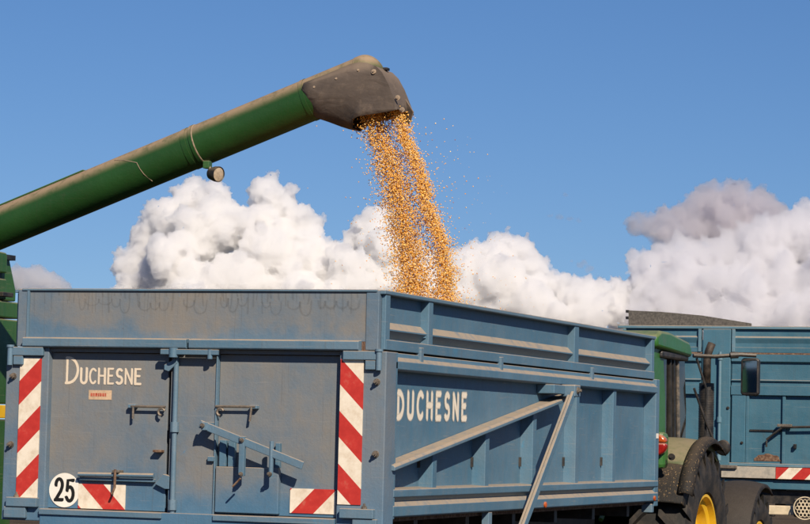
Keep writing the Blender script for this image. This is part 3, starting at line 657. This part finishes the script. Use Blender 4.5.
def corn():
    A = jet(14500, [(112, 361), (125, 361), (160, 374), (209, 384), (251, 391), (286, 396), (320, 402)], [(112, 386), (125, 388), (160, 403), (209, 416), (251, 424), (286, 430), (320, 436)], .055, 112, 320)
    B = jet(9500, [(108, 388), (125, 391), (148, 402), (175, 413), (209, 421), (240, 433), (289, 437), (320, 441)], [(108, 405), (133, 411), (175, 428), (209, 434), (240, 449), (289, 457), (320, 460)], .045, 108, 320)
    Cc = jet(4200, [(112, 362), (160, 380), (209, 392), (251, 398), (320, 406)], [(112, 402), (160, 424), (209, 434), (251, 448), (320, 456)], .08, 150, 320, 1.2, .7)
    D = jet(480, [(112, 350), (200, 372), (320, 385)], [(112, 420), (200, 450), (320, 478)], .14, 118, 320, 1.5)
    E_ = jet(150, [(120, 395), (200, 420), (320, 440)], [(120, 440), (200, 500), (320, 540)], .3, 130, 320, 1.2)
    P = np.concatenate([A, B, Cc, D, E_]); n = len(P)
    s = rng.uniform(.0082, .0118, n); s[-150:] *= .45
    o = kernel_cloud('falling_corn', P, s, np.clip(rng.normal(.55, .24, n), 0, 1), M['corn'])
    o['kind'] = 'stuff'; o['label'] = 'stream of orange corn kernels pouring from the spout into the trailer'; o['category'] = 'corn'
    # heap inside the trailer
    n = 60; mb = MB(); xs = np.linspace(-2.325, -.075, n); ys = np.linspace(.065, 6.28, n * 2)
    for y in ys:
        for x in xs:
            d = math.hypot((x + 1.2), (y - YT) * .6); z = 2.18 - .28 * d + .02 * mnoise.noise(Vector((x * 9, y * 9, 3)))
            mb.v.append((x, y, min(z, 2.4)))
    for j in range(len(ys) - 1):
        for i in range(n - 1): mb.f.append((j * n + i, j * n + i + 1, (j + 1) * n + i + 1, (j + 1) * n + i))
    t = NT('corn_heap_mat'); vo = t.n('ShaderNodeTexVoronoi'); t.put(vo.inputs['Vector'], t.obj()); vo.inputs['Scale'].default_value = 85
    col = t.mix(t.ramp(vo.outputs['Color'], .1, .9), (.55, .2, .025, 1), (.82, .45, .09, 1))
    h = mb.build('corn_heap', t.principled(col, .5, 0, vo.outputs['Distance'], .8, .006), smooth=180)
    h['kind'] = 'stuff'; h['label'] = 'heap of loose corn lying inside the dusty blue trailer'; h['category'] = 'corn'
corn()

# ------------------------------------------------------------------ combine harvester
def combine():
    T = thing('combine_harvester', (-8.5, 3.5, 0), 'green combine harvester at the left edge with its long unloading auger raised over the trailer', 'combine')
    G, AG = M['comb_green'], M['auger_green']
    # unloading auger
    a = at_y(0, 228.2, YT); b = at_y(358, 80.2, YT); ax = (b - a).normalized(); base = a - ax * 2.2; end = b + ax * .06
    R = .160
    L = (end - base).length
    tube = MB().revolve([(0, R), (L * .25, R), (L * .5, R), (L * .75, R), (L, R)], base, ax, 64).build('auger_tube', AG, T, smooth=60)
    t_of = lambda px, py: (at_y(px, py, YT) - base).dot(ax)
    for px, py, w_, dr in ((193, 149, .02, .004), (200, 146, .012, .007), (311, 102, .016, .004)):
        t = t_of(px, py); MB().revolve([(t - w_, R - .002), (t - w_, R + dr), (t + w_, R + dr), (t + w_, R - .002)], base, ax, 64).build('tube_band', AG, tube, smooth=30)
    t = t_of(199, 147); MB().revolve([(t + .022, R), (t + .024, R + .005), (t + .030, R + .005), (t + .032, R)], base, ax, 64).build('band_edge', M['washer'], tube, smooth=30)
    # thin strip along the top of the tube
    q0 = t_of(-140, 285); q1 = t_of(92, 191); up = (Vector((0, 0, 1)) - ax * ax.z).normalized(); sidev = Vector((0, -1, 0))
    MB().bar(base + ax * q0 + up * (R + .002) + sidev * .02, base + ax * q1 + up * (R + .002) + sidev * .02, .05, .012, up).build('top_strip', M['comb_green'], tube, .003)
    # weld line
    def surf(px, py, lift=.003):
        p = at_y(px, py, YT); tt = (p - base).dot(ax); hgt = (p - base - ax * tt).dot(up); hgt = max(-R * .98, min(R * .98, hgt))
        return base + ax * tt + up * hgt * (1 + lift / R) + sidev * math.sqrt(max(0, R * R - hgt * hgt)) * (1 + lift / R)
    wl = [surf(*p) for p in ((121, 162), (133, 162.5), (146, 165), (149, 171), (152, 176), (157, 182))]
    MB().tube(wl, .0028, 6).build('weld_line', M['washer'], tube)
    # elbow head
    hd = MB()
    prof = [(-.02, R + .004)] + [(math.sin(a_) * (R + .004) * .80 + .02, math.cos(a_) * (R + .004)) for a_ in [i * math.pi / 2 / 10 for i in range(11)]]
    hd.revolve(prof, end, ax, 48)
    hd.build('auger_head', AG, T, smooth=60)
    # rubber boot: sides wrapped over the tube, closed in front and below, open at the mouth
    topc = [(311, 86), (325, 80.5), (340, 74.5), (358, 67), (366, 65.5), (375, 66.5), (384, 70), (390, 76), (396, 87), (400, 97), (403, 105), (405.5, 112)]
    botc = [(309.5, 97), (312, 110), (321, 119), (333, 123), (345, 127.5), (356, 130), (361, 122), (366, 119.5), (378, 117.5), (395, 115), (402, 113.5), (405.5, 112.6)]
    def half(p):
        h = (p - base).dot(up); return (math.sqrt(max(R * R - h * h, .0012)) if h > 0 else R) + .013
    mb = MB(); nc = len(topc); nr = 7
    for sg in (-1, 1):
        for (tx_, ty_), (bx_, by_) in zip(topc, botc):
            for k in range(nr):
                f0 = k / (nr - 1); p = at_y(tx_ + (bx_ - tx_) * f0, ty_ + (by_ - ty_) * f0, YT)
                hw = half(p); low = max(0, (f0 - .45) / .55); cl = .55 * low ** 2 if bx_ < 357 else .0
                mb.v.append((p.x, YT + sg * hw * (1 - cl), p.z))
    off = nc * nr
    for sg in (0, 1):
        for c in range(nc - 1):
            for k in range(nr - 1):
                a_ = sg * off + c * nr + k; mb.f.append((a_, a_ + 1, a_ + nr + 1, a_ + nr))
    for c in range(5, nc - 1): mb.f.append((c * nr, (c + 1) * nr, off + (c + 1) * nr, off + c * nr))
    for c in range(0, 5): mb.f.append((c * nr + nr - 1, (c + 1) * nr + nr - 1, off + (c + 1) * nr + nr - 1, off + c * nr + nr - 1))
    boot = mb.build('rubber_boot', M['rubber'], T, smooth=60, solid=.010)
    fl = [at_y(x, y, YT + dy) for x, y, dy in ((401, 92, .17), (413.5, 112, .0), (411, 120, .0), (408, 124.5, .03), (398, 118, .17), (398, 100, .17))]
    MB().add([tuple(p) for p in fl], [tuple(range(6))]).build('boot_flap', M['rubber'], boot, solid=.008)
    for px, py in ((315, 88), (337, 79.5), (359, 71), (374, 72), (398, 98), (402.5, 110)):
        p = at_y(px, py, YT - half(at_y(px, py, YT))); MB().revolve([(0, .02), (.006, .02), (.008, .009), (.016, .009), (.016, 0)], (p.x, YT - half(at_y(px, py, YT)) - .004, p.z), (0, -1, .35 if px < 390 else 0), 12).build('washer', M['washer'], boot)
    p = at_y(386, 69, YT); MB().box(p.x - .015, p.x + .02, YT - .03, YT + .03, p.z - .012, p.z + .008).build('head_bracket', M['black'], T, .004)
    # work lamp under the tube
    lc = at_y(215.5, 174, YT - .05); lax = Vector((.93, -.36, -.12)).normalized()
    lamp = MB().revolve([(-.06, 0), (-.06, .03), (-.05, .045), (.0, .058), (.035, .060), (.04, .058), (.034, .052)], lc, lax, 28).build('work_lamp', M['black'], T, smooth=35)
    MB().revolve([(.032, .052), (.036, .03), (.037, 0)], lc, lax, 28).build('lens', M['lamp_glass'], lamp, smooth=60)
    lb = at_y(208, 165, YT - .05)
    MB().box(lb.x - .03, lb.x + .022, lb.y - .03, lb.y + .03, lb.z - .028, lb.z + .03).build('lamp_bracket', M['comb_green'], lamp, .004)
    MB().tube([lb, lb + Vector((.02, -.01, -.03)), lc - lax * .05], .014, 8).build('lamp_stem', M['steel'], lamp)
    # body: its tail end seen past the trailer, the rest running off to the left
    X1 = -5.12
    def xp(px, py):
        d = ray(px, py); p = CAM_C + d * ((X1 - CAM_C.x) / d.x); return p
    yA = xp(8, 270).y; yB = xp(22.5, 291).y; zt = xp(8, 253).z; z2 = xp(8, 277).z; z3 = xp(10, 301).z; z4 = xp(12, 319).z; zy = xp(1, 405).z; zy2 = xp(1, 418).z
    XL = -12.0
    MB().prism([(1.9, z2 + .03), (yA - .012, z2 + .03), (yA - .012, zt - .03), (yA - .03, zt), (1.9, zt + .1)], 'x', XL, X1).build('tank_panel', G, T, .012)
    MB().box(XL, X1, 1.9, yA - .012, z3 + .006, z2 - .02).build('tank_panel', G, T, .012)
    MB().box(XL, X1 - .05, 1.95, yA - .02, z2 - .03, z2 + .04).build('vent_slot', M['black'], T)
    MB().prism([(yA - .004, z3 + .006), (yB, z3 + .006), (yB, xp(22, 291).z), (yB - .14, xp(19.5, 257).z), (yA - .004, xp(9, 256).z)], 'x', XL, X1 - .06).build('corner_panel', G, T, .012)
    MB().box(X1 - .09, X1 - .02, yA, yA + .16, xp(10, 256).z - .03, xp(10, 256).z + .012).build('rubber_edge', M['black'], T)
    MB().box(XL, X1 + .004, 1.9, yB - .01, z4 + .006, z3 - .006).build('side_panel', G, T, .012)
    MB().box(XL, X1, 1.9, yB - .04, zy + .01, z4 - .006).build('side_panel', G, T, .012)
    MB().box(XL, X1 + .006, 1.9, yB - .05, zy2, zy).build('yellow_stripe', M['rim_yellow'], T, .006)
    MB().box(XL, X1 - .01, 1.9, yB - .06, .85, zy2 - .01).build('lower_panel', G, T, .012)
    q = xp(6, 294); MB().box(X1, X1 + .04, q.y - .12, q.y + .06, q.z - .025, q.z + .012).build('latch', M['black'], T, .006)
    MB().prism([(-13.6, 1.5), (-12.0, 1.5), (-12.0, 3.5), (-13.4, 3.5), (-13.9, 2.6)], 'y', 2.5, 4.5).build('cab', M['glass'], T)
    MB().box(-13.6, -11.9, 2.4, 4.6, 3.5, 3.7).build('cab_roof', G, T, .05)
    for x, R_, rr_, w_ in ((-12.2, .95, .45, .65), (-6.4, .62, .33, .42)):
        for y, s in ((1.9, -1), (5.0, 1)):
            o = wheel(T, 0, 0, 0, R_, w_, rr_, 1, 16, M['rim_yellow'])
            o.rotation_euler.z = math.pi / 2 * s; o.location = (x, y, R_)
    MB().tube([base, base - ax * .25 + Vector((0, 0, -.05)), base - ax * .4 + Vector((0, 0, -.5))], .19, 20).build('auger_elbow', AG, T, smooth=60)
combine()

# ------------------------------------------------------------------ tractor
def tractor():
    cx = -1.19; wy = 8.42
    T = thing('tractor', (cx, 9.6, 0), 'green tractor with yellow wheel rims hitched in front of the dusty blue trailer', 'tractor')
    G, DG = M['green'], M['dusty_green']
    mx = lambda x, s: x if s > 0 else 2 * cx - x
    for s in (1, -1):
        wheel(T, mx(-.27, s), wy, .87, .87, .54, .455, s, 19, M['rim_yellow'])
        wheel(T, mx(-.33, s), 11.10, .66, .66, .44, .36, s, 17, M['rim_yellow'])
        B = lambda x0, x1: (min(mx(x0, s), mx(x1, s)), max(mx(x0, s), mx(x1, s)))
        # rear fender: green shell above, black muddy extension behind
        def shell(mb, x0, x1, yc, zc, R, a0, a1, n=22, lip=.10, crown=.03):
            for k in range(n + 1):
                a = rad(a0 + (a1 - a0) * k / n); dy, dz = -math.cos(a), math.sin(a)
                xs = [x0 + (x1 - x0) * j / 6 for j in range(7)]
                row = [(mx(x, s), yc + dy * (R - crown * (2 * j / 6 - 1) ** 2), zc + dz * (R - crown * (2 * j / 6 - 1) ** 2)) for j, x in enumerate(xs)]
                row.append((mx(x1 + .012, s), yc + dy * (R - lip), zc + dz * (R - lip)))
                mb.v += row
            for k in range(n):
                for j in range(7): mb.f.append((k * 8 + j, k * 8 + j + 1, (k + 1) * 8 + j + 1, (k + 1) * 8 + j))
            return mb
        fd = shell(MB(), -.66, -.06, wy, .87, .96, 50.5, 128).build('rear_fender', DG, T, smooth=50, solid=.012)
        shell(MB(), -.62, -.05, wy, .87, .962, 25, 50, lip=.13).build('fender_extension', M['fender_mud'], fd, smooth=50, solid=.014)
        shell(MB(), -.10, .02, wy, .87, .975, 30, 118, lip=.06).build('fender_lip', M['fender_mud'], fd, smooth=50, solid=.012)
        fl = shell(MB(), -.56, -.10, 11.10, .66, .76, 5, 118, lip=.06).build('front_fender', M['front_mud'], T, smooth=50, solid=.02)
        MB().box(*B(-.62, -.52), 11.0, 11.1, .7, 1.3).build('fender_stay', M['black'], fl)
        # tail light cluster on the fender's rear face
        tl = MB().prism([(mx(a_, s), b_) for a_, b_ in ((-.36, 1.675), (-.22, 1.675), (-.175, 1.70), (-.158, 1.745), (-.156, 1.782), (-.36, 1.782))], 'y', 7.40, 7.50).build('tail_light', M['red_lens'], T, .018, smooth=50)
        MB().prism([(mx(a_, s), b_) for a_, b_ in ((-.36, 1.785), (-.157, 1.785), (-.165, 1.822), (-.20, 1.852), (-.25, 1.862), (-.36, 1.862))], 'y', 7.405, 7.50).build('indicator_lens', M['amber'], tl, .018, smooth=50)
        MB().box(*B(-.46, -.19), 7.475, 7.66, 1.56, 1.875).build('light_housing', G, tl, .04)
        MB().revolve([(0, .03), (.02, .03), (.02, .012), (.03, .012), (.03, 0)], (mx(-.13, s), 7.52, 1.665), (0, -1, 0), 12).build('socket', M['black'], tl)
    # cab
    xr = -.40; yb, yf = 7.98, 9.16
    X = lambda x, s: mx(x, s)
    MB().prism([(7.75, 1.15), (9.6, 1.15), (9.6, 1.55), (9.45, 1.75), (7.75, 1.75)], 'x', -1.85, -.53).build('cab_base', M['interior'], T, .02)
    for s in (1, -1):
        B = lambda x0, x1: (min(mx(x0, s), mx(x1, s)), max(mx(x0, s), mx(x1, s)))
        cp = MB().prism([(yb - .20, 1.70), (yb + .38, 1.70), (yb + .34, 2.2), (yb + .26, 2.50), (yb + .34, 2.58), (yb - .05, 2.66), (yb - .13, 2.4)], 'x', *B(xr - .13, xr)).build('rear_pillar', G, T, .015)
        MB().bar((mx(xr - .015, s), yb + 0.6, 1.6), (mx(xr - .02, s), yb + 0.54, 2.6), .03, 0.028, (0, 1, 0)).build('window_frame', M['ink'], T, .004)
        MB().bar((mx(xr - .015, s), yb + 0.74, 1.6), (mx(xr - .02, s), yb + 0.66, 2.6), .03, 0.045, (0, 1, 0)).build('door_pillar', M['ink'], T, .004)
        MB().bar((mx(xr - .015, s), yb + 0.92, 1.6), (mx(xr - .02, s), yb + 0.82, 2.6), .03, 0.028, (0, 1, 0)).build('door_frame', M['grey_trim'], T, .004)
        MB().tube([(mx(xr - .08, s), yf + .02, 1.45), (mx(xr - .08, s), yf + .06, 2.1), (mx(xr - .1, s), yf - .05, 2.62)], .035, 8).build('front_pillar', M['black'], T, smooth=50)
        MB().prism([(yb + .30, 1.72), (yb + .62, 1.66), (yb + .58, 2.56), (yb + .2, 2.56)], 'x', *B(xr - .032, xr - .026)).build('quarter_window', M['glass'], T)
        MB().prism([(yb + .70, 1.45), (yf, 1.40), (yf + .02, 2.1), (yf - .08, 2.6), (yb + .64, 2.6)], 'x', *B(xr - .030, xr - .024)).build('door_window', M['glass'], T)
    MB().box(-1.84, -.54, yb - .06, yb - .05, 1.75, 2.6).build('rear_window', M['glass'], T)
    MB().box(-1.84, -.54, yf + .03, yf + .04, 1.6, 2.6).build('windscreen', M['glass'], T)
    rf = MB().prism([(yb - .16, 2.62), (yf - .10, 2.57), (yf - .06, 2.61), (yf - .16, 2.71), (yb + .3, 2.77), (yb - .02, 2.77), (yb - .16, 2.72)], 'x', -2.03, -.35).build('roof', G, T, .045, smooth=40)
    MB().box(-2.0, -.37, yb + .1, yf - .12, 2.535, 2.60).build('roof_visor', M['black'], rf, .02)
    st = MB().box(-1.45, -.92, 8.25, 8.75, 1.55, 1.75).build('seat', M['interior'], T, .05)
    MB().box(-1.43, -.94, 8.18, 8.32, 1.75, 2.35).build('seat_back', M['interior'], st, .05)
    sw = MB().revolve([(-.012, .19), (.012, .19), (.012, .21), (-.012, .21), (-.012, .19)], (-1.19, 9.05, 2.0), (0, -.6, .8), 24).build('steering_wheel', M['black'], T, smooth=50)
    # bonnet and chassis
    MB().prism([(9.5, 1.05), (11.9, 1.05), (12.1, 1.3), (11.95, 1.7), (10.8, 1.82), (9.5, 1.88)], 'x', -1.56, -.82).build('bonnet', G, T, .06, smooth=40)
    MB().box(-1.5, -.88, 7.7, 11.8, .55, 1.04).build('chassis', M['black'], T, .03)
    MB().box(-1.9, -.48, 8.2, 8.44, .72, 1.02).build('rear_axle', M['black'], T, .03)
    MB().box(-1.9, -.48, 11.0, 11.2, .55, .75).build('front_axle', M['black'], T, .03)
    MB().box(-1.35, -1.03, 7.3, 7.75, .5, .9).build('hitch', G, T, .02)
    for k in range(2):
        MB().tube([(-.62 - k * .12, 7.6, 1.35), (-.62 - k * .12, 7.3, 1.3), (-.62 - k * .12, 7.05, 1.12)], .022, 8).build('hydraulic_coupler', G, T, smooth=40)
    # exhaust at the front corner of the cab
    ex_x, ex_y = -.425, 9.97
    ex = MB().tube([(ex_x, ex_y, 1.3), (ex_x, ex_y, 2.36)], .072, 20).build('exhaust', M['black'], T, smooth=40)
    for k in range(34):
        z = 1.56 + k * .023
        MB().revolve([(-.004, .072), (-.004, .0745), (.004, .0745), (.004, .072)], (ex_x, ex_y, z), (0, 0, 1), 20).build('guard_ring', M['black'], ex, smooth=30)
    pipe = MB().tube([(ex_x, ex_y, 2.35), (ex_x, ex_y, 2.58), (ex_x + .012, ex_y + .0, 2.655), (ex_x + .04, ex_y + .02, 2.74)], .036, 14, False).build('exhaust_pipe', M['pipe'], ex, smooth=50, solid=.006)
    # mirror on its arm
    ar = MB().tube([(-.42, 9.40, 2.60), (-.25, 9.55, 2.60), (-.04, 9.7, 2.625), (.10, 9.75, 2.62)], .018, 8).build('mirror_arm', M['ink'], T, smooth=40)
    MB().tube([(-.12, 9.62, 2.615), (-.05, 9.65, 2.62)], .03, 8).build('arm_clamp', M['black'], ar, smooth=40)
    mc = Vector((.045, 9.75, 2.425))
    mr = MB().prism([(mc.x - .088, -.165 + mc.z), (mc.x - .06, -.18 + mc.z), (mc.x + .06, -.18 + mc.z), (mc.x + .088, -.165 + mc.z), (mc.x + .088, .155 + mc.z), (mc.x + .06, .172 + mc.z), (mc.x - .06, .172 + mc.z), (mc.x - .088, .155 + mc.z)], 'y', mc.y - .02, mc.y + .05).build('mirror', M['black'], T, .015)
    MB().box(mc.x - .068, mc.x + .068, mc.y - .0235, mc.y - .0205, mc.z - .15, mc.z + .145).build('mirror_glass', M['mirror'], mr)
    # indicator lamp on a stalk beside the bonnet
    MB().revolve([(-.02, 0), (-.02, .05), (.0, .075), (.03, .07), (.045, .04), (.05, 0)], (-.17, 9.62, 1.75), (-.3, -1, 0), 22).build('side_lamp', M['black'], T, smooth=45)
    MB().tube([(-.42, 9.45, 2.3), (-.33, 9.55, 2.0), (-.24, 9.62, 1.76), (-.2, 9.63, 1.75)], .012, 8).build('lamp_stalk', M['black'], T, smooth=40)
    MB().tube([(-.40, 9.45, 2.58), (-.32, 9.52, 2.3), (-.34, 9.6, 1.9), (-.3, 9.62, 1.45)], .012, 8).build('handrail', M['black'], T, smooth=40)
    MB().box(-.58, -.30, 9.1, 9.5, .6, .66).build('step', M['black'], T, .01); MB().box(-.58, -.30, 9.1, 9.5, .95, 1.0).build('step', M['black'], T, .01)
    return T
tractor()

# ------------------------------------------------------------------ second trailer behind the tractor
def far_trailer():
    Y0 = 14.0
    T = thing('grain_trailer', (-1.1, 17.2, 0), 'clean teal-blue grain trailer standing behind the tractor at the right edge', 'trailer')
    S, TR = M['teal'], M['teal_trim']
    q = lambda px, py: at_y(px, py, Y0)
    xL, xR = -2.36, .16
    zt = 3.085; ze = 2.80; zb = 2.715; zl = 1.60; z0 = 1.395
    # shell
    MB().box(xL, xR, Y0, 20.4, 1.40, 1.50).build('floor', M['rust'], T)
    for x0, x1 in ((xL, xL + .05), (xR - .05, xR)):
        sw = MB().box(x0, x1, Y0 + .06, 20.4, 1.5, zt - .01).build('side_wall', S, T, .006)
        for k in range(7):
            y = 14.6 + k * .9; o = -.06 if x0 < -1 else .06
            MB().box(min(x0, x0 + o), max(x1, x1 + o), y, y + .08, 1.5, ze).build('rib', S, sw, .005)
    MB().box(xL, xR, 20.4, 20.46, 1.4, zt).build('front_wall', S, T, .006)
    MB().box(xL - .06, xR + .06, Y0 - .045, Y0 + .05, zt - .03, zt + .004).build('top_rail', TR, T, .006)
    # central post with its pole
    xp0, xp1 = -1.455, -1.12
    MB().box(xp0 + .02, xp1, Y0 - .05, Y0 + .05, z0 + .15, zt - .032).build('centre_post', S, T, .008)
    pl = MB().tube([(-1.228, Y0 - .085, 2.80), (-1.228, Y0 - .085, 1.50)], .017, 10).build('locking_pole', TR, T, smooth=40)
    for z in (2.05, 1.63, 2.74): MB().revolve([(-.03, 0), (-.03, .028), (.03, .028), (.03, 0)], (-1.228, Y0 - .085, z), (0, 0, 1), 12).build('collar', TR, pl, smooth=40)
    MB().box(-1.32, -1.02, Y0 - .11, Y0 - .05, 1.515, 1.55).build('pole_foot', M['steel'], T, .004)
    bolt(T, -1.14, Y0 - .05, 2.18, r_=.014, ln=.02, mat=M['black']); bolt(T, -.98, Y0 - .04, 1.80, r_=.013, ln=.02, mat=M['black'])
    # extension boards: left and right of the post
    for x0, x1 in ((xL, xp0), (xp1 + .012, xR)):
        ex = MB().prism([(Y0 + .02, ze), (Y0 - .035, ze), (Y0 - .035, ze + .05), (Y0 - .012, ze + .055), (Y0 - .012, ze + .10), (Y0 - .03, ze + .15), (Y0 - .03, ze + .16), (Y0 - .012, ze + .178), (Y0 - .01, zt - .03), (Y0 + .02, zt - .03)], 'x', x0, x1).build('extension_board', S, T)
        MB().box(x0 if x0 > -2 else x0, x0 + .035, Y0 - .048, Y0 - .012, ze + .002, zt - .032).build('board_edge', TR, ex, .003)
        MB().box(x1 - .035, x1, Y0 - .048, Y0 - .012, ze + .002, zt - .032).build('board_edge', TR, ex, .003)
    MB().box(xL, xR, Y0 - .03, Y0 - .002, ze - .022, ze - .004).build('red_strip', M['rust'], T)
    # upper body board with pressed line
    for x0, x1 in ((xL, xp0), (xp1 + .012, xR)):
        MB().prism([(Y0 + .02, 2.33), (Y0 - .05, 2.33), (Y0 - .05, 2.43), (Y0 - .02, 2.432), (Y0 - .02, 2.475), (Y0 - .045, 2.485), (Y0 - .045, 2.492), (Y0 - .015, 2.50), (Y0 - .015, 2.68), (Y0 - .05, 2.70), (Y0 - .05, 2.765), (Y0 + .02, 2.765)], 'x', x0, x1).build('upper_board', S, T)
    # lower panels with frames: pieces between the uprights
    cuts = [xp1 + .012, -.93, -.522, -.11, xR]
    MB().box(xL, xR, Y0 + .0, Y0 + .04, 1.5, 2.40).build('rear_wall', S, T)
    for x in cuts[1:-1]:
        MB().box(x - .012, x + .022, Y0 - .035, Y0 + .0, 1.58, 2.33).build('upright', S, T, .004)
    MB().box(-1.10, -.945, Y0 - .04, Y0, 1.58, 2.33).build('side_strip', S, T, .006)
    MB().box(-.90, -.535, Y0 - .014, Y0, 1.93, 1.95).build('panel_joint', M['black'], T)
    MB().box(xp1, xR, Y0 - .055, Y0 + .0, 1.545, 1.58).build('sill', TR, T, .004)
    # fittings
    ro = MB().tube([(-.70, Y0 - .06, 1.83), (-.70, Y0 - .06, 1.76)], .012, 8).build('drop_pin', M['black'], T)
    MB().tube([(-.70, Y0 - .06, 1.84), (-.52, Y0 - .07, 1.98), (.1, Y0 - .07, 2.0)], .014, 8).build('locking_rod', M['black'], T, smooth=40)
    MB().box(-.58, -.42, Y0 - .09, Y0 - .035, 1.985, 2.015).build('rod_clip', M['steel'], T, .004)
    MB().box(-.405, -.375, Y0 - .05, Y0, 1.75, 1.80).build('hook', M['black'], T, .004)
    rp = [(-.70 + .155 * math.cos(rad(a)) * (1 if a < 180 else 1), 1.60 + (.085 * math.sin(rad(a)) if a <= 180 else .0)) for a in range(0, 181, 12)]
    MB().prism([(x + .01 * math.sin(i * 2.3), z + .006 * math.cos(i * 1.7)) for i, (x, z) in enumerate(rp)], 'y', Y0 - .006, Y0 - .002).build('rust_patch', M['rust'], T)
    # lower band, warning board
    MB().box(-1.20, -.592, Y0 - .075, Y0 - .05, z0 + .02, 1.54).build('lower_band', M['board_grey'], T, .004)
    MB().box(-.588, xR - .02, Y0 - .08, Y0 - .05, z0 + .02, 1.54).build('warning_board', stripes('far_warning_print', -1.0, -.588 - 1.40 + .08, .30), T)
    MB().box(xL + .02, xR - .02, Y0 - .03, Y0 + .05, 1.30, 1.40).build('rear_beam', S, T, .006)
    MB().box(xL + .1, xR - .1, Y0 + .05, Y0 + .12, 1.14, 1.29).build('cross_beam', M['black'], T)
    MB().box(-.62, xR + .05, Y0 - .34, Y0 - .24, 1.03, 1.13).build('bumper', M['cream'], T, .01)
    MB().box(-2.0, -.62, Y0 + .0, Y0 + .1, 1.0, 1.1).build('bumper', M['black'], T, .01)
    # perforated lamp guard: plate with round holes
    pc = at_y(805, 508, Y0 - .42); g = MB().revolve([(0, .125), (.012, .125), (.012, .115), (0, .115), (0, .125)], (pc.x, Y0 - .42, pc.z), (0, -1, 0), 30).build('lamp_guard', M['cream'], T)
    for i in range(-3, 4):
        for j in range(-3, 4):
            x = pc.x + (i + (j % 2) * .5) * .042; z = pc.z + j * .037
            if math.hypot(x - pc.x, z - pc.z) < .105:
                MB().revolve([(0, .024), (.008, .024), (.008, .0165), (0, .0165), (0, .024)], (x, Y0 - .42, z), (0, -1, 0), 6).build('guard_cell', M['cream'], g)
    MB().tube([(pc.x, Y0 - .38, pc.z - .02), (pc.x, Y0 - .25, pc.z - .02)], .02, 8).build('guard_stay', M['black'], T)
    MB().box(pc.x - .13, pc.x + .13, Y0 - .41, Y0 - .36, pc.z - .10, pc.z + .10).build('lamp_housing', M['black'], g, .02)
    # grey screen standing on the left half of the top
    pts = [(627, 310), (660, 311.5), (700, 315), (750, 323), (750, 328.5), (627, 330.5)]
    sc_ = MB().prism([(q(x, y).x, q(x, y).z) for x, y in pts], 'y', Y0 + .06, Y0 + .09).build('grey_screen', M['mesh_grey'], T, .004)
    for k in (0, 1.3, 3.1):
        p = q(626, 311 + k * 5); MB().box(p.x - .018, p.x + .012, Y0 + .05, Y0 + .1, p.z - .015, p.z + .015).build('screen_tie', M['black'], sc_)
    # running gear
    for x in (-1.6, -.65): MB().box(x, x + .12, Y0 + .2, 20.8, 1.1, 1.395).build('chassis_beam', M['black'], T)
    for y in (16.4, 17.9):
        MB().box(-2.0, -.2, y - .06, y + .06, .55, .67).build('axle', M['black'], T)
        for x, s in ((-2.15, -1), (-.05, 1)): wheel(T, x, y, .6, .6, .42, .3, s, 0, M['board_grey'])
far_trailer()
